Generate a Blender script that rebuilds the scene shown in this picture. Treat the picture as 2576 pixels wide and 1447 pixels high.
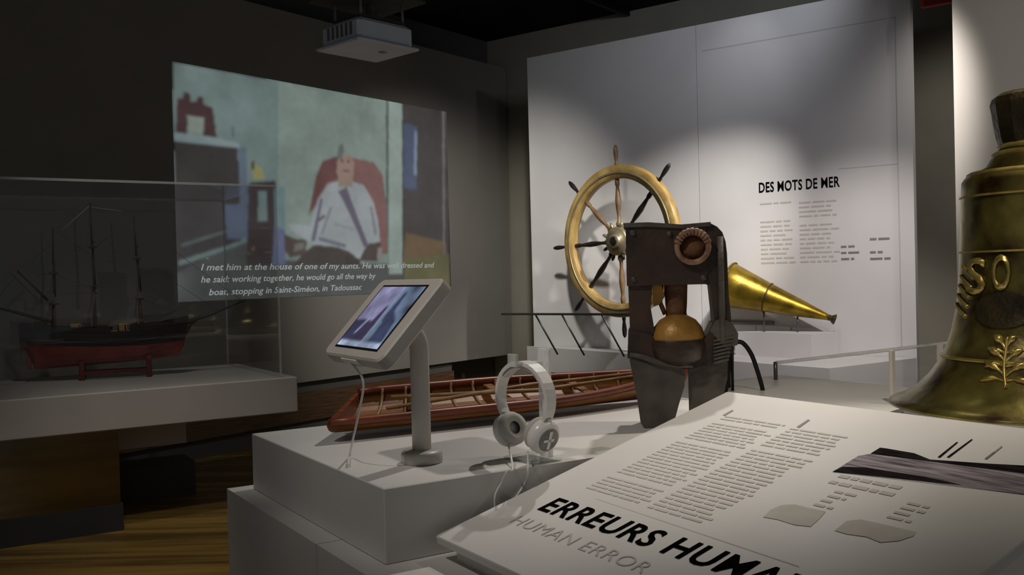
import bpy, math, random
from mathutils import Vector, Matrix
random.seed(7)
S = bpy.context.scene
C = S.collection
for o in list(bpy.data.objects): bpy.data.objects.remove(o)

# ---------------------------------------------------------------- camera
W, H, FPX = 2576, 1447, 2400.0
CAMZ = 1.40
FZ = 0.20            # floor level (eye 1.2 m above the floor)
PITCH, ROLL = math.radians(-0.744), math.radians(-1.43)
fw = Vector((0, math.cos(PITCH), math.sin(PITCH)))
up0 = Vector((0, -math.sin(PITCH), math.cos(PITCH)))
rt0 = Vector((1, 0, 0))
rt = math.cos(ROLL)*rt0 + math.sin(ROLL)*up0
up = -math.sin(ROLL)*rt0 + math.cos(ROLL)*up0
cam = bpy.data.cameras.new('camera')
cam.sensor_fit = 'HORIZONTAL'; cam.sensor_width = 36.0; cam.lens = 36.0*FPX/W
cam.clip_start = 0.05; cam.clip_end = 60
camo = bpy.data.objects.new('camera', cam); C.objects.link(camo)
m = Matrix((rt, up, -fw)).transposed().to_4x4(); m.translation = Vector((0, 0, CAMZ))
camo.matrix_world = m
S.camera = camo

# ---------------------------------------------------------------- world, exposure, lights
S.view_settings.view_transform = 'Standard'
S.view_settings.look = 'None'
S.view_settings.exposure = 0.0
S.view_settings.gamma = 1.0
S.view_settings.use_curve_mapping = False
wd = bpy.data.worlds.new('world'); S.world = wd; wd.use_nodes = True
wd.node_tree.nodes['Background'].inputs[0].default_value = (0.95, 0.97, 1.0, 1)
wd.node_tree.nodes['Background'].inputs[1].default_value = 0.14

def spot(name, loc, aim, power, size_deg, blend=0.6, col=(1, 0.93, 0.84), rad=0.04):
    l = bpy.data.lights.new(name, 'SPOT'); l.energy = power; l.color = col
    l.spot_size = math.radians(size_deg); l.spot_blend = blend; l.shadow_soft_size = rad
    o = bpy.data.objects.new(name, l); C.objects.link(o); o.location = loc
    d = Vector(aim)-Vector(loc); o.rotation_euler = d.to_track_quat('-Z', 'Y').to_euler()
    return o
# ceiling track spots of the gallery, plus added fill spots
spot('track_spot_wheel', (2.15, 4.7, 3.40), (1.15, 7.1, 1.45), 480, 34, 0.9, (1, 0.96, 0.91), 0.04)
spot('track_spot_text', (1.75, 4.0, 3.40), (2.2, 6.45, 0.80), 250, 42, 0.8, (1, 0.93, 0.89), 0.05)
spot('track_spot_panel', (1.0, 4.4, 3.40), (1.3, 7.1, 1.9), 26, 90, 0.9, (0.78, 0.84, 1.0), 0.08)
spot('track_spot_graze', (1.5, 6.3, 3.45), (1.75, 7.0, 2.7), 2.6, 60, 0.9, (0.95, 0.97, 1.0), 0.05)
spot('fill_spot_upper', (1.6, 5.2, 3.45), (1.6, 8.3, 3.45), 30, 80, 0.9, (0.85, 0.9, 1.0), 0.08)  # added fill that lifts the dark wall strip above the panel
spot('track_spot_bell', (0.95, 1.5, 3.40), (1.5, 2.65, 1.1), 120, 50, 0.7, (1, 0.90, 0.74), 0.05)
spot('track_spot_lectern', (2.0, 2.6, 3.40), (1.15, 2.25, 1.1), 300, 46, 1.0, (1, 0.91, 0.76), 0.05)
spot('track_spot_table', (0.75, 3.6, 3.40), (0.2, 2.5, 1.0), 125, 44, 0.85, (1, 0.95, 0.90), 0.03)
spot('track_spot_tablet', (-1.2, 1.0, 3.40), (0.2, 2.3, 1.2), 95, 40, 0.9, (1, 0.93, 0.86), 0.06)
spot('track_spot_column', (1.6, 0.6, 3.40), (2.9, 4.5, 1.3), 100, 60, 0.9, (1, 0.94, 0.88), 0.06)
spot('track_spot_ship', (-1.5, 3.6, 3.40), (-1.8, 5.2, 1.0), 50, 46, 0.9, (1, 0.95, 0.88), 0.05)
spot('fill_spot_floor', (-1.2, 2.6, 3.40), (-1.3, 3.7, 0.2), 130, 60, 1.0, (1, 0.93, 0.82), 0.06)  # added to brighten the floor before the ship plinth
spot('track_spot_corner', (0.2, 5.0, 3.40), (-0.55, 8.3, 1.15), 370, 58, 1.0, (1, 0.96, 0.89), 0.08)
spot('fill_spot_nook', (-1.0, 6.0, 3.40), (0.05, 9.2, 1.8), 30, 30, 0.9, (1, 0.97, 0.88), 0.08)  # added fill for the wall slot left of the white panel
spot('fill_spot_recess', (2.9, 5.0, 3.40), (3.2, 7.2, 1.6), 50, 60, 0.9, (1, 0.94, 0.88), 0.08)  # added behind the partition to brighten the strip beside the panel

# ---------------------------------------------------------------- helpers
def lin(c):
    c = c/255.0
    return c/12.92 if c <= 0.04045 else ((c+0.055)/1.055)**2.4
def rgb(r, g, b): return (lin(r), lin(g), lin(b), 1)

def mat(name, col, rough=0.5, metal=0.0, var=0.12, scale=8.0, bump=0.0, bscale=60.0, col2=None, stretch=(1, 1, 1), spec=0.5, coat=0.0, detail=4.0):
    m = bpy.data.materials.new(name); m.use_nodes = True
    nt = m.node_tree; b = nt.nodes['Principled BSDF']
    tc = nt.nodes.new('ShaderNodeTexCoord'); mp = nt.nodes.new('ShaderNodeMapping')
    mp.inputs['Scale'].default_value = stretch
    nt.links.new(tc.outputs['Object'], mp.inputs[0])
    n = nt.nodes.new('ShaderNodeTexNoise'); n.inputs['Scale'].default_value = scale; n.inputs['Detail'].default_value = detail
    nt.links.new(mp.outputs[0], n.inputs['Vector'])
    r = nt.nodes.new('ShaderNodeValToRGB')
    r.color_ramp.elements[0].position = 0.32; r.color_ramp.elements[1].position = 0.68
    if col2 is None:
        c1 = [max(0, c*(1-var)) for c in col[:3]]+[1]; c2 = [min(1, c*(1+var)) for c in col[:3]]+[1]
    else: c1, c2 = col, col2
    r.color_ramp.elements[0].color = c1; r.color_ramp.elements[1].color = c2
    nt.links.new(n.outputs['Fac'], r.inputs[0]); nt.links.new(r.outputs[0], b.inputs['Base Color'])
    b.inputs['Roughness'].default_value = rough; b.inputs['Metallic'].default_value = metal
    b.inputs['Specular IOR Level'].default_value = spec
    b.inputs['Coat Weight'].default_value = coat
    if bump:
        n2 = nt.nodes.new('ShaderNodeTexNoise'); n2.inputs['Scale'].default_value = bscale
        nt.links.new(mp.outputs[0], n2.inputs['Vector'])
        bp = nt.nodes.new('ShaderNodeBump'); bp.inputs['Strength'].default_value = bump; bp.inputs['Distance'].default_value = 0.01
        nt.links.new(n2.outputs['Fac'], bp.inputs['Height']); nt.links.new(bp.outputs[0], b.inputs['Normal'])
    return m

def emat(name, col, strength=1.0, base=0.05, var=0.06, scale=14):
    m = bpy.data.materials.new(name); m.use_nodes = True
    nt = m.node_tree; b = nt.nodes['Principled BSDF']
    tc = nt.nodes.new('ShaderNodeTexCoord')
    n = nt.nodes.new('ShaderNodeTexNoise'); n.inputs['Scale'].default_value = scale
    nt.links.new(tc.outputs['Object'], n.inputs['Vector'])
    r = nt.nodes.new('ShaderNodeValToRGB')
    r.color_ramp.elements[0].position = 0.3; r.color_ramp.elements[1].position = 0.7
    r.color_ramp.elements[0].color = [c*(1-var) for c in col[:3]]+[1]
    r.color_ramp.elements[1].color = [c*(1+var) for c in col[:3]]+[1]
    nt.links.new(n.outputs['Fac'], r.inputs[0]); nt.links.new(r.outputs[0], b.inputs['Emission Color'])
    b.inputs['Emission Strength'].default_value = strength
    b.inputs['Base Color'].default_value = (base, base, base, 1); b.inputs['Roughness'].default_value = 0.9
    b.inputs['Specular IOR Level'].default_value = 0.1
    return m

def glass(name, tint=(0.985, 0.992, 0.99, 1), haze=0.0, hazecol=(0.8, 0.82, 0.82, 1), rough=0.02):
    m = bpy.data.materials.new(name); m.use_nodes = True
    nt = m.node_tree; nt.nodes.remove(nt.nodes['Principled BSDF'])
    out = nt.nodes['Material Output']
    t = nt.nodes.new('ShaderNodeBsdfTransparent'); t.inputs[0].default_value = tint
    g = nt.nodes.new('ShaderNodeBsdfGlossy'); g.inputs['Roughness'].default_value = rough
    lw = nt.nodes.new('ShaderNodeLayerWeight'); lw.inputs[0].default_value = 0.5
    pw = nt.nodes.new('ShaderNodeMath'); pw.operation = 'POWER'; pw.inputs[1].default_value = 5
    nt.links.new(lw.outputs['Facing'], pw.inputs[0])
    f = nt.nodes.new('ShaderNodeMath'); f.operation = 'MULTIPLY_ADD'; f.inputs[1].default_value = 0.45; f.inputs[2].default_value = 0.02
    nt.links.new(pw.outputs[0], f.inputs[0])
    mx = nt.nodes.new('ShaderNodeMixShader')
    nt.links.new(f.outputs[0], mx.inputs[0]); nt.links.new(t.outputs[0], mx.inputs[1]); nt.links.new(g.outputs[0], mx.inputs[2])
    last = mx
    if haze:
        d = nt.nodes.new('ShaderNodeBsdfDiffuse'); d.inputs[0].default_value = hazecol
        m2 = nt.nodes.new('ShaderNodeMixShader')
        n = nt.nodes.new('ShaderNodeTexNoise'); n.inputs['Scale'].default_value = 12
        mul = nt.nodes.new('ShaderNodeMath'); mul.operation = 'MULTIPLY'; mul.inputs[1].default_value = haze*2
        nt.links.new(n.outputs['Fac'], mul.inputs[0]); nt.links.new(mul.outputs[0], m2.inputs[0])
        nt.links.new(mx.outputs[0], m2.inputs[1]); nt.links.new(d.outputs[0], m2.inputs[2]); last = m2
    nt.links.new(last.outputs[0], out.inputs[0])
    return m

class MB:
    """collects shapes; build() links them as ONE mesh object"""
    def __init__(s): s.v = []; s.f = []; s.mi = []; s.sm = []
    def add(s, vs, fs, mi=0, smooth=False):
        k = len(s.v); s.v += [tuple(v) for v in vs]
        for f in fs: s.f.append([i+k for i in f]); s.mi.append(mi); s.sm.append(smooth)
        return s
    def box(s, x0, x1, y0, y1, z0, z1, mi=0, bev=0.0):
        if bev:
            b = bev; vs = []; 
            for z, i in ((z0, b), (z0+b, 0), (z1-b, 0), (z1, b)):
                a = i
                vs += [(x0+a+b, y0+a, z), (x1-a-b, y0+a, z), (x1-a, y0+a+b, z), (x1-a, y1-a-b, z), (x1-a-b, y1-a, z), (x0+a+b, y1-a, z), (x0+a, y1-a-b, z), (x0+a, y0+a+b, z)]
            fs = [list(range(7, -1, -1)), list(range(24, 32))]
            for r in range(3):
                for i in range(8):
                    j = (i+1) % 8; fs.append([r*8+i, r*8+j, r*8+8+j, r*8+8+i])
            return s.add(vs, fs, mi)
        vs = [(x, y, z) for z in (z0, z1) for x, y in ((x0, y0), (x1, y0), (x1, y1), (x0, y1))]
        return s.add(vs, [[3, 2, 1, 0], [4, 5, 6, 7], [0, 1, 5, 4], [1, 2, 6, 5], [2, 3, 7, 6], [3, 0, 4, 7]], mi)
    def prism(s, pts, z0, z1, mi=0):
        """pts (x,y) ccw from above, extruded in z"""
        n = len(pts); vs = [(x, y, z0) for x, y in pts]+[(x, y, z1) for x, y in pts]
        fs = [list(range(n-1, -1, -1)), list(range(n, 2*n))]+[[i, (i+1) % n, n+(i+1) % n, n+i] for i in range(n)]
        return s.add(vs, fs, mi)
    def plate(s, pts, y0, y1, mi=0):
        """pts (x,z) outline, extruded in y"""
        n = len(pts); vs = [(x, y0, z) for x, z in pts]+[(x, y1, z) for x, z in pts]
        fs = [list(range(n)), list(range(2*n-1, n-1, -1))]+[[(i+1) % n, i, n+i, n+(i+1) % n] for i in range(n)]
        return s.add(vs, fs, mi)
    def tube(s, pts, rad, n=10, mi=0, cap=True, sy=1.0):
        pts = [Vector(p) for p in pts]
        if not isinstance(rad, (list, tuple)): rad = [rad]*len(pts)
        rings = []; ref = None
        for i, p in enumerate(pts):
            d = (pts[min(i+1, len(pts)-1)]-pts[max(i-1, 0)]).normalized()
            if ref is None: ref = d.orthogonal().normalized()
            ref = (ref-d*ref.dot(d)).normalized(); q = d.cross(ref)
            rings.append([p+(ref*math.cos(a)*sy+q*math.sin(a))*rad[i] for a in [2*math.pi*k/n for k in range(n)]])
        vs = [v for r in rings for v in r]; fs = []
        for i in range(len(rings)-1):
            for k in range(n):
                j = (k+1) % n; fs.append([i*n+k, i*n+j, (i+1)*n+j, (i+1)*n+k])
        s.add(vs, fs, mi, True)
        if cap:
            b = len(s.v)-len(vs)
            s.f.append([b+k for k in range(n-1, -1, -1)]); s.mi.append(mi); s.sm.append(False)
            b2 = b+(len(rings)-1)*n
            s.f.append([b2+k for k in range(n)]); s.mi.append(mi); s.sm.append(False)
        return s
    def lathe(s, prof, n=48, mi=0, axis='z', c=(0, 0, 0), smooth=True, closed=False):
        vs = []
        for r, z in prof:
            for k in range(n):
                a = 2*math.pi*k/n; x, y = r*math.cos(a), r*math.sin(a)
                if axis == 'z': vs.append((c[0]+x, c[1]+y, c[2]+z))
                elif axis == 'y': vs.append((c[0]+x, c[1]+z, c[2]-y))
                else: vs.append((c[0]+z, c[1]+x, c[2]+y))
        fs = []; m_ = len(prof)
        for i in range(m_ if closed else m_-1):
            i2 = (i+1) % m_
            for k in range(n):
                j = (k+1) % n; fs.append([i*n+k, i*n+j, i2*n+j, i2*n+k])
        return s.add(vs, fs, mi, smooth)
    def ribbon(s, path, wdir, width, thick, mi=0):
        """flat band swept along path; wdir = constant width direction"""
        w = Vector(wdir).normalized(); vs = []; n = len(path); path = [Vector(p) for p in path]
        for i, p in enumerate(path):
            d = (path[min(i+1, n-1)]-path[max(i-1, 0)]).normalized(); t = d.cross(w).normalized()
            wi = width[i] if isinstance(width, (list, tuple)) else width
            for a, b in ((-1, -1), (1, -1), (1, 1), (-1, 1)): vs.append(p+w*wi/2*a+t*thick/2*b)
        fs = [[3, 2, 1, 0], [4*(n-1)+k for k in range(4)]]
        for i in range(n-1):
            for k in range(4):
                j = (k+1) % 4; fs.append([4*i+k, 4*i+j, 4*i+4+j, 4*i+4+k])
        return s.add(vs, fs, mi, False)
    def build(s, name, mats, parent=None, loc=None, rz=0, matrix=None):
        me = bpy.data.meshes.new(name); me.from_pydata(s.v, [], s.f)
        if not isinstance(mats, (list, tuple)): mats = [mats]
        for q in mats: me.materials.append(q)
        me.polygons.foreach_set('material_index', s.mi); me.polygons.foreach_set('use_smooth', s.sm)
        me.update()
        o = bpy.data.objects.new(name, me); C.objects.link(o)
        if parent: o.parent = parent
        if matrix is not None: o.matrix_local = matrix
        elif loc is not None: o.location = loc; o.rotation_euler = (0, 0, rz)
        return o

def tag(o, label=None, cat=None, group=None, kind=None):
    if label: o['label'] = label
    if cat: o['category'] = cat
    if group: o['group'] = group
    if kind: o['kind'] = kind
    return o
def empty(name, loc, rz=0.0, label=None, cat=None, group=None):
    o = bpy.data.objects.new(name, None); C.objects.link(o); o.empty_display_size = 0.1
    o.location = loc; o.rotation_euler = (0, 0, rz)
    return tag(o, label, cat, group)
def struct(o): o['kind'] = 'structure'; return o

def text_mesh(body, size=1.0, offset=0.0, extrude=0.0, align='LEFT', spacing=1.0, shear=0.0):
    cu = bpy.data.curves.new('t', 'FONT'); cu.body = body; cu.size = size; cu.offset = offset
    cu.extrude = extrude; cu.align_x = align; cu.space_character = spacing; cu.shear = shear
    cu.resolution_u = 3
    o = bpy.data.objects.new('t', cu); C.objects.link(o)
    dg = bpy.context.evaluated_depsgraph_get(); dg.update()
    me = bpy.data.meshes.new_from_object(o.evaluated_get(dg))
    bpy.data.objects.remove(o); bpy.data.curves.remove(cu)
    return me
def mesh_obj(name, me, mt, parent=None, matrix=None):
    me.materials.clear(); me.materials.append(mt)
    o = bpy.data.objects.new(name, me); C.objects.link(o); me.name = name
    if parent: o.parent = parent
    if matrix is not None: o.matrix_local = matrix
    return o

def soft_picture(name, regions, w, h, nx, ny, blur, parent, place, noise=0.06, seed=3, mname='film_light'):
    """a flat lit picture: polygons rasterised to a fine vertex grid, softened, shown as emitted light"""
    import numpy as np
    X, Y = np.meshgrid((np.arange(nx)+.5)/nx*w, (np.arange(ny)+.5)/ny*h)
    img = np.zeros((ny, nx, 3))
    for pts, c in regions:
        ins = np.zeros((ny, nx), bool); n = len(pts)
        for i in range(n):
            (x0, y0), (x1, y1) = pts[i], pts[(i+1) % n]
            if y0 == y1: continue
            cr = ((y0 > Y) != (y1 > Y)) & (X < (x1-x0)*(Y-y0)/(y1-y0)+x0); ins ^= cr
        img[ins] = [lin(v) for v in c]
    rng = np.random.default_rng(seed)
    def bl(a, k):
        for ax in (0, 1):
            p = np.concatenate([np.repeat(np.take(a, [0], ax), k, ax), a, np.repeat(np.take(a, [-1], ax), k, ax)], ax)
            cs_ = np.cumsum(np.concatenate([np.zeros_like(np.take(p, [0], ax)), p], ax), ax)
            n_ = a.shape[ax]; a = (np.take(cs_, range(2*k+1, 2*k+1+n_), ax)-np.take(cs_, range(n_), ax))/(2*k+1)
        return a
    for _ in range(2): img = bl(img, blur)
    for k, amp in ((2, noise*3), (9, noise*9)):
        nz = bl(bl(rng.standard_normal((ny, nx, 1)), k), k); img = img*(1+amp*nz/ max(1e-6, nz.std())*.25)
    img = np.clip(img, 0, 1)
    vs = [place(X[j, i], Y[j, i]) for j in range(ny) for i in range(nx)]
    fs = [[j*nx+i, j*nx+i+1, (j+1)*nx+i+1, (j+1)*nx+i] for j in range(ny-1) for i in range(nx-1)]
    m_ = bpy.data.materials.new(mname); m_.use_nodes = True; nt = m_.node_tree; b = nt.nodes['Principled BSDF']
    at = nt.nodes.new('ShaderNodeVertexColor'); at.layer_name = 'picture'
    nt.links.new(at.outputs[0], b.inputs['Emission Color']); b.inputs['Emission Strength'].default_value = 1.0
    b.inputs['Base Color'].default_value = (.03, .03, .03, 1); b.inputs['Roughness'].default_value = .9; b.inputs['Specular IOR Level'].default_value = .1
    o = MB().add(vs, fs).build(name, m_, parent)
    ca = o.data.color_attributes.new('picture', 'FLOAT_COLOR', 'POINT')
    ca.data.foreach_set('color', np.concatenate([img.reshape(-1, 3), np.ones((nx*ny, 1))], 1).ravel())
    return o

def ray(px, py):
    """direction of a photo pixel, scaled to unit depth along y"""
    d = rt*((px-W/2)/FPX)+up*(-(py-H/2)/FPX)+fw
    return d/d.y
def at_z(px, py, z):
    d = ray(px, py); t = (z-CAMZ)/d.z
    return Vector((d.x*t, d.y*t, z))
def at_d(px, py, t):
    d = ray(px, py); return Vector((d.x*t, t, CAMZ+d.z*t))
def on_plane(px, py, p0, n):
    d = ray(px, py); o = Vector((0, 0, CAMZ)); t = (Vector(p0)-o).dot(n)/d.dot(n); return o+d*t

# ---------------------------------------------------------------- materials
M = {}
M['wall'] = mat('grey_wall_paint', rgb(128, 124, 118), 0.85, var=0.04, scale=2.5, spec=0.15)
M['wall_dark'] = mat('dark_grey_paint', rgb(84, 82, 80), 0.85, var=0.06, scale=3, spec=0.15)
M['wall_olive'] = mat('olive_grey_paint', rgb(146, 142, 130), 0.85, var=0.05, scale=3, spec=0.15)
M['ceil'] = mat('black_ceiling', rgb(34, 34, 38), 0.9, var=0.2, scale=3, spec=0.1)
M['white_panel'] = mat('white_panel', rgb(212, 209, 208), 0.7, var=0.025, scale=3, spec=0.2)
M['white_column'] = mat('white_partition', rgb(222, 217, 208), 0.75, var=0.02, scale=3, spec=0.2)
M['white_plinth'] = mat('white_plinth_paint', rgb(205, 202, 198), 0.45, var=0.03, scale=5, spec=0.4)
M['grey_plinth'] = mat('grey_plinth_paint', rgb(176, 170, 166), 0.55, var=0.04, scale=4, spec=0.35)
M['dark_base'] = mat('dark_base', rgb(40, 38, 40), 0.6, var=0.15, scale=4)
M['smoke_mirror'] = mat('mirror_painted_bands', rgb(122, 112, 90), 0.14, metal=1.0, var=0.25, scale=3, stretch=(0.4, 0.4, 5))  # mirror base; stretched tone bands imitate the reflected floor
M['brown_wood'] = mat('brown_wood', rgb(98, 74, 52), 0.45, col2=rgb(66, 48, 34), scale=6, stretch=(1, 1, 14))
M['line'] = mat('grey_joint', rgb(186, 184, 184), 0.8, var=0.03)
M['black_ink'] = mat('black_ink', rgb(12, 11, 11), 1.0, var=0.1, spec=0.0)
M['grey_ink'] = mat('grey_ink', rgb(170, 165, 160), 0.7, var=0.06)
M['pale_ink'] = mat('pale_grey_ink', rgb(184, 179, 171), 0.7, var=0.06, scale=30)
M['mid_ink'] = mat('mid_grey_ink', rgb(128, 122, 118), 0.7, var=0.1)
M['glass'] = glass('clear_glass')
M['glass_edge'] = glass('glass_edge', (0.9, 0.93, 0.92, 1), 0.28)
M['acrylic'] = glass('clear_acrylic', (0.95, 0.96, 0.95, 1), 0.16, (0.85, 0.85, 0.84, 1))
M['acrylic_frost'] = glass('frosted_acrylic', (0.92, 0.92, 0.92, 1), 0.55, (0.9, 0.9, 0.88, 1))
M['acrylic_edge'] = glass('acrylic_edge', (0.9, 0.9, 0.9, 1), 0.36, (0.9, 0.9, 0.88, 1))
M['white_plastic'] = mat('white_plastic', rgb(196, 190, 182), 0.4, var=0.03, scale=10)
M['white_gloss'] = mat('white_gloss_plastic', rgb(222, 219, 214), 0.28, var=0.03, scale=10)
M['grey_cushion'] = mat('pale_grey_leatherette', rgb(188, 184, 178), 0.6, var=0.06, scale=20)
M['grey_plastic'] = mat('grey_plastic', rgb(128, 126, 124), 0.45, var=0.06)
M['projector'] = mat('projector_casing', rgb(218, 228, 244), 0.45, var=0.04)
M['black_metal'] = mat('black_metal', rgb(24, 23, 24), 0.45, metal=0.3, var=0.2)
M['steel'] = mat('steel_rod', rgb(120, 120, 122), 0.35, metal=0.9, var=0.1)
M['red_sign'] = mat('red_sign', rgb(140, 16, 18), 0.5, var=0.08)
M['wheel_wood'] = mat('varnished_wheel_wood', rgb(200, 170, 104), 0.4, col2=rgb(146, 112, 60), scale=7, stretch=(1, 6, 1), bump=0.1)
M['spoke_wood'] = mat('lit_spoke_wood', rgb(150, 120, 84), 0.45, col2=rgb(86, 62, 44), scale=9, stretch=(1, 1, 1))
M['dark_and_shaded_wood'] = mat('dark_and_shaded_turned_wood', rgb(38, 30, 26), 0.45, col2=rgb(20, 16, 15), scale=14)
M['brass_pale'] = mat('worn_pale_brass', rgb(176, 164, 132), 0.4, metal=0.6, var=0.15, scale=20)
M['brass'] = mat('aged_brass', rgb(176, 146, 48), 0.33, metal=0.75, col2=rgb(104, 84, 22), scale=9, bump=0.05)
M['brass_dark'] = mat('dark_brass', rgb(84, 74, 44), 0.45, metal=0.7, var=0.2)
M['rust_black'] = mat('blackened_iron', rgb(40, 34, 30), 0.45, metal=0.2, col2=rgb(74, 54, 43), scale=10, bump=0.35, bscale=45)
M['iron_grey'] = mat('grey_iron_plate', rgb(92, 86, 78), 0.6, metal=0.15, col2=rgb(66, 60, 55), scale=16, bump=0.25, bscale=80)
M['rust_brown'] = mat('brown_rust', rgb(124, 84, 52), 0.6, metal=0.2, col2=rgb(78, 48, 32), scale=14, bump=0.35)
M['copper'] = mat('worn_copper', rgb(196, 146, 70), 0.45, metal=0.25, col2=rgb(146, 108, 46), scale=12, bump=0.2)
M['copper_pale'] = mat('pale_corroded_copper', rgb(172, 138, 112), 0.6, metal=0.2, col2=rgb(112, 76, 58), scale=30, bump=0.4)
M['bronze'] = mat('patinated_bronze', rgb(134, 124, 64), 0.27, metal=0.7, col2=rgb(56, 42, 24), scale=9, bump=0.12, bscale=30, detail=8)
M['bronze_light'] = mat('rubbed_bronze', rgb(176, 158, 92), 0.34, metal=0.7, col2=rgb(128, 108, 52), scale=14, bump=0.1)
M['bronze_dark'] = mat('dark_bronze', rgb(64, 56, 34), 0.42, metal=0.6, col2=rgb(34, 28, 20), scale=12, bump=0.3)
M['gunwale'] = mat('red_brown_varnish', rgb(132, 66, 36), 0.35, col2=rgb(84, 36, 20), scale=7, stretch=(0.7, 8, 8))
M['boat_plank'] = mat('amber_planking', rgb(146, 96, 44), 0.45, col2=rgb(96, 54, 24), scale=7, stretch=(0.7, 9, 9))
M['boat_rib'] = mat('pale_rib_wood', rgb(158, 126, 84), 0.5, col2=rgb(112, 80, 48), scale=14)
M['hull_red'] = mat('red_hull_paint', rgb(140, 62, 60), 0.5, col2=rgb(108, 40, 40), scale=9)
M['hull_black'] = mat('black_hull_paint', rgb(28, 26, 25), 0.45, var=0.25, scale=8)
M['deck'] = mat('deck_wood', rgb(150, 120, 82), 0.6, var=0.15, scale=14, stretch=(1, 8, 1))
M['mast'] = mat('mast_wood', rgb(112, 84, 56), 0.55, col2=rgb(74, 50, 34), scale=18)
M['mast_dark'] = mat('dark_spar', rgb(44, 34, 28), 0.55, var=0.2, scale=16)
M['line_thread'] = mat('rigging_thread', rgb(70, 64, 56), 0.8, var=0.1)
M['pale_thread'] = mat('pale_thread', rgb(170, 164, 150), 0.8, var=0.1)
M['cradle'] = mat('red_mahogany', rgb(104, 34, 30), 0.4, col2=rgb(70, 22, 20), scale=12)

# floor: varnished wood with long streaks of grain
def floor_mat():
    m = bpy.data.materials.new('varnished_wood_floor'); m.use_nodes = True
    nt = m.node_tree; b = nt.nodes['Principled BSDF']
    tc = nt.nodes.new('ShaderNodeTexCoord'); mp = nt.nodes.new('ShaderNodeMapping')
    mp.inputs['Rotation'].default_value = (0, 0, -math.radians(32.3)); mp.inputs['Scale'].default_value = (0.35, 4.5, 1)
    nt.links.new(tc.outputs['Object'], mp.inputs[0])
    n = nt.nodes.new('ShaderNodeTexNoise'); n.inputs['Scale'].default_value = 2.2; n.inputs['Detail'].default_value = 6
    nt.links.new(mp.outputs[0], n.inputs['Vector'])
    r = nt.nodes.new('ShaderNodeValToRGB')
    r.color_ramp.elements[0].position = 0.36; r.color_ramp.elements[0].color = rgb(92, 70, 34)
    r.color_ramp.elements[1].position = 0.64; r.color_ramp.elements[1].color = rgb(150, 120, 62)
    nt.links.new(n.outputs['Fac'], r.inputs[0]); nt.links.new(r.outputs[0], b.inputs['Base Color'])
    b.inputs['Roughness'].default_value = 0.25
    return m
M['floor'] = floor_mat()

# ---------------------------------------------------------------- the room
LW = math.radians(52.9); RW = math.radians(-37.1); TT = math.radians(32.3)
tL = Vector((math.cos(LW), math.sin(LW), 0)); nL = Vector((-math.sin(LW), math.cos(LW), 0))
tR = Vector((math.cos(RW), math.sin(RW), 0)); nR = Vector((-math.sin(RW), math.cos(RW), 0))
tb = Vector((math.cos(TT), math.sin(TT), 0)); ta = Vector((-math.sin(TT), math.cos(TT), 0))
PR = Vector((0.173, 8.0, 0))                 # front-left foot of the white display panel
WR = PR+nR*0.95                              # real right wall plane
Cc = WR+tR*(-0.30)
# corner where the two real walls meet: on the ray of the photo's ceiling corner
d_ = ray(1225, 105); k_ = (WR.dot(nR))/Vector((d_.x, d_.y, 0)).dot(nR); CO = Vector((d_.x*k_, d_.y*k_, 0))
CEIL = CAMZ+d_.z*k_
PL = CO-nL*0.25                              # foot of the left false wall at the corner
struct(MB().box(-9, 9, -3, 12, FZ-0.1, FZ).build('floor', M['floor']))
struct(MB().box(-9, 9, -3, 12, CEIL, CEIL+0.1).build('ceiling', M['ceil']))
struct(MB().box(-10, 0.0, 0.0, 0.2, FZ, CEIL).build('wall_left', M['wall_dark'], loc=CO, rz=LW))
struct(MB().box(0.0, 8, 0.0, 0.2, FZ, CEIL).build('wall_right', M['wall_olive'], loc=CO, rz=RW))
zt = on_plane(1268, 171, PL, nL).z; zb = on_plane(1275, 893, PL, nL).z
struct(MB().box(-10, -0.04, 0.0, 0.12, zb, zt).build('wall_front', M['wall'], loc=PL, rz=LW))
# base under the hung wall: dark recess boards and a brown rail
bl = struct(MB().box(-10, -0.9, 0.04, 0.2, FZ, zb).build('baseboard_left', M['wall_dark'], loc=PL, rz=LW))
MB().box(-10, -0.9, 0.015, 0.04, zb-0.30, zb-0.08).build('rail', M['brown_wood'], bl)

# white partition at the far right
q0 = at_d(2408, 700, 4.9); q0.z = 0
struct(MB().box(0, 4, 0, 0.15, FZ, CEIL).build('wall_partition', M['white_column'], loc=q0, rz=RW))
q1 = at_d(2352, 700, 7.0); q1.z = 0
struct(MB().box(0, 3, 0, 0.12, FZ, CEIL).build('trim_1', M['wall'], loc=q1, rz=RW))
# ceiling track above the left wall
trk = struct(MB().box(-7, 0.6, -0.02, 0.02, CEIL-0.045, CEIL-0.001).build('trim_2', M['black_metal'], loc=CO-nL*1.6, rz=LW))

# ---------------------------------------------------------------- white display panel with the heading
dp = empty('exhibition_board', PR, RW, 'tall white wall panel with black heading and two columns of small print', 'board')
pr_end = (on_plane(2303, 700, PR, nR)-PR).dot(tR); seam = (on_plane(1755, 300, PR, nR)-PR).dot(tR)
ptop = on_plane(1343, 143, PR, nR).z
LEDGE = 0.80
MB().box(0, seam-0.002, 0, 0.06, LEDGE-0.15, ptop).build('panel', M['white_panel'], dp)
MB().box(seam+0.002, pr_end, 0, 0.06, LEDGE-0.15, ptop).build('panel', M['white_panel'], dp)
def pl(px, py):
    v = on_plane(px, py, PR, nR)-PR; return v.dot(tR), v.z
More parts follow.
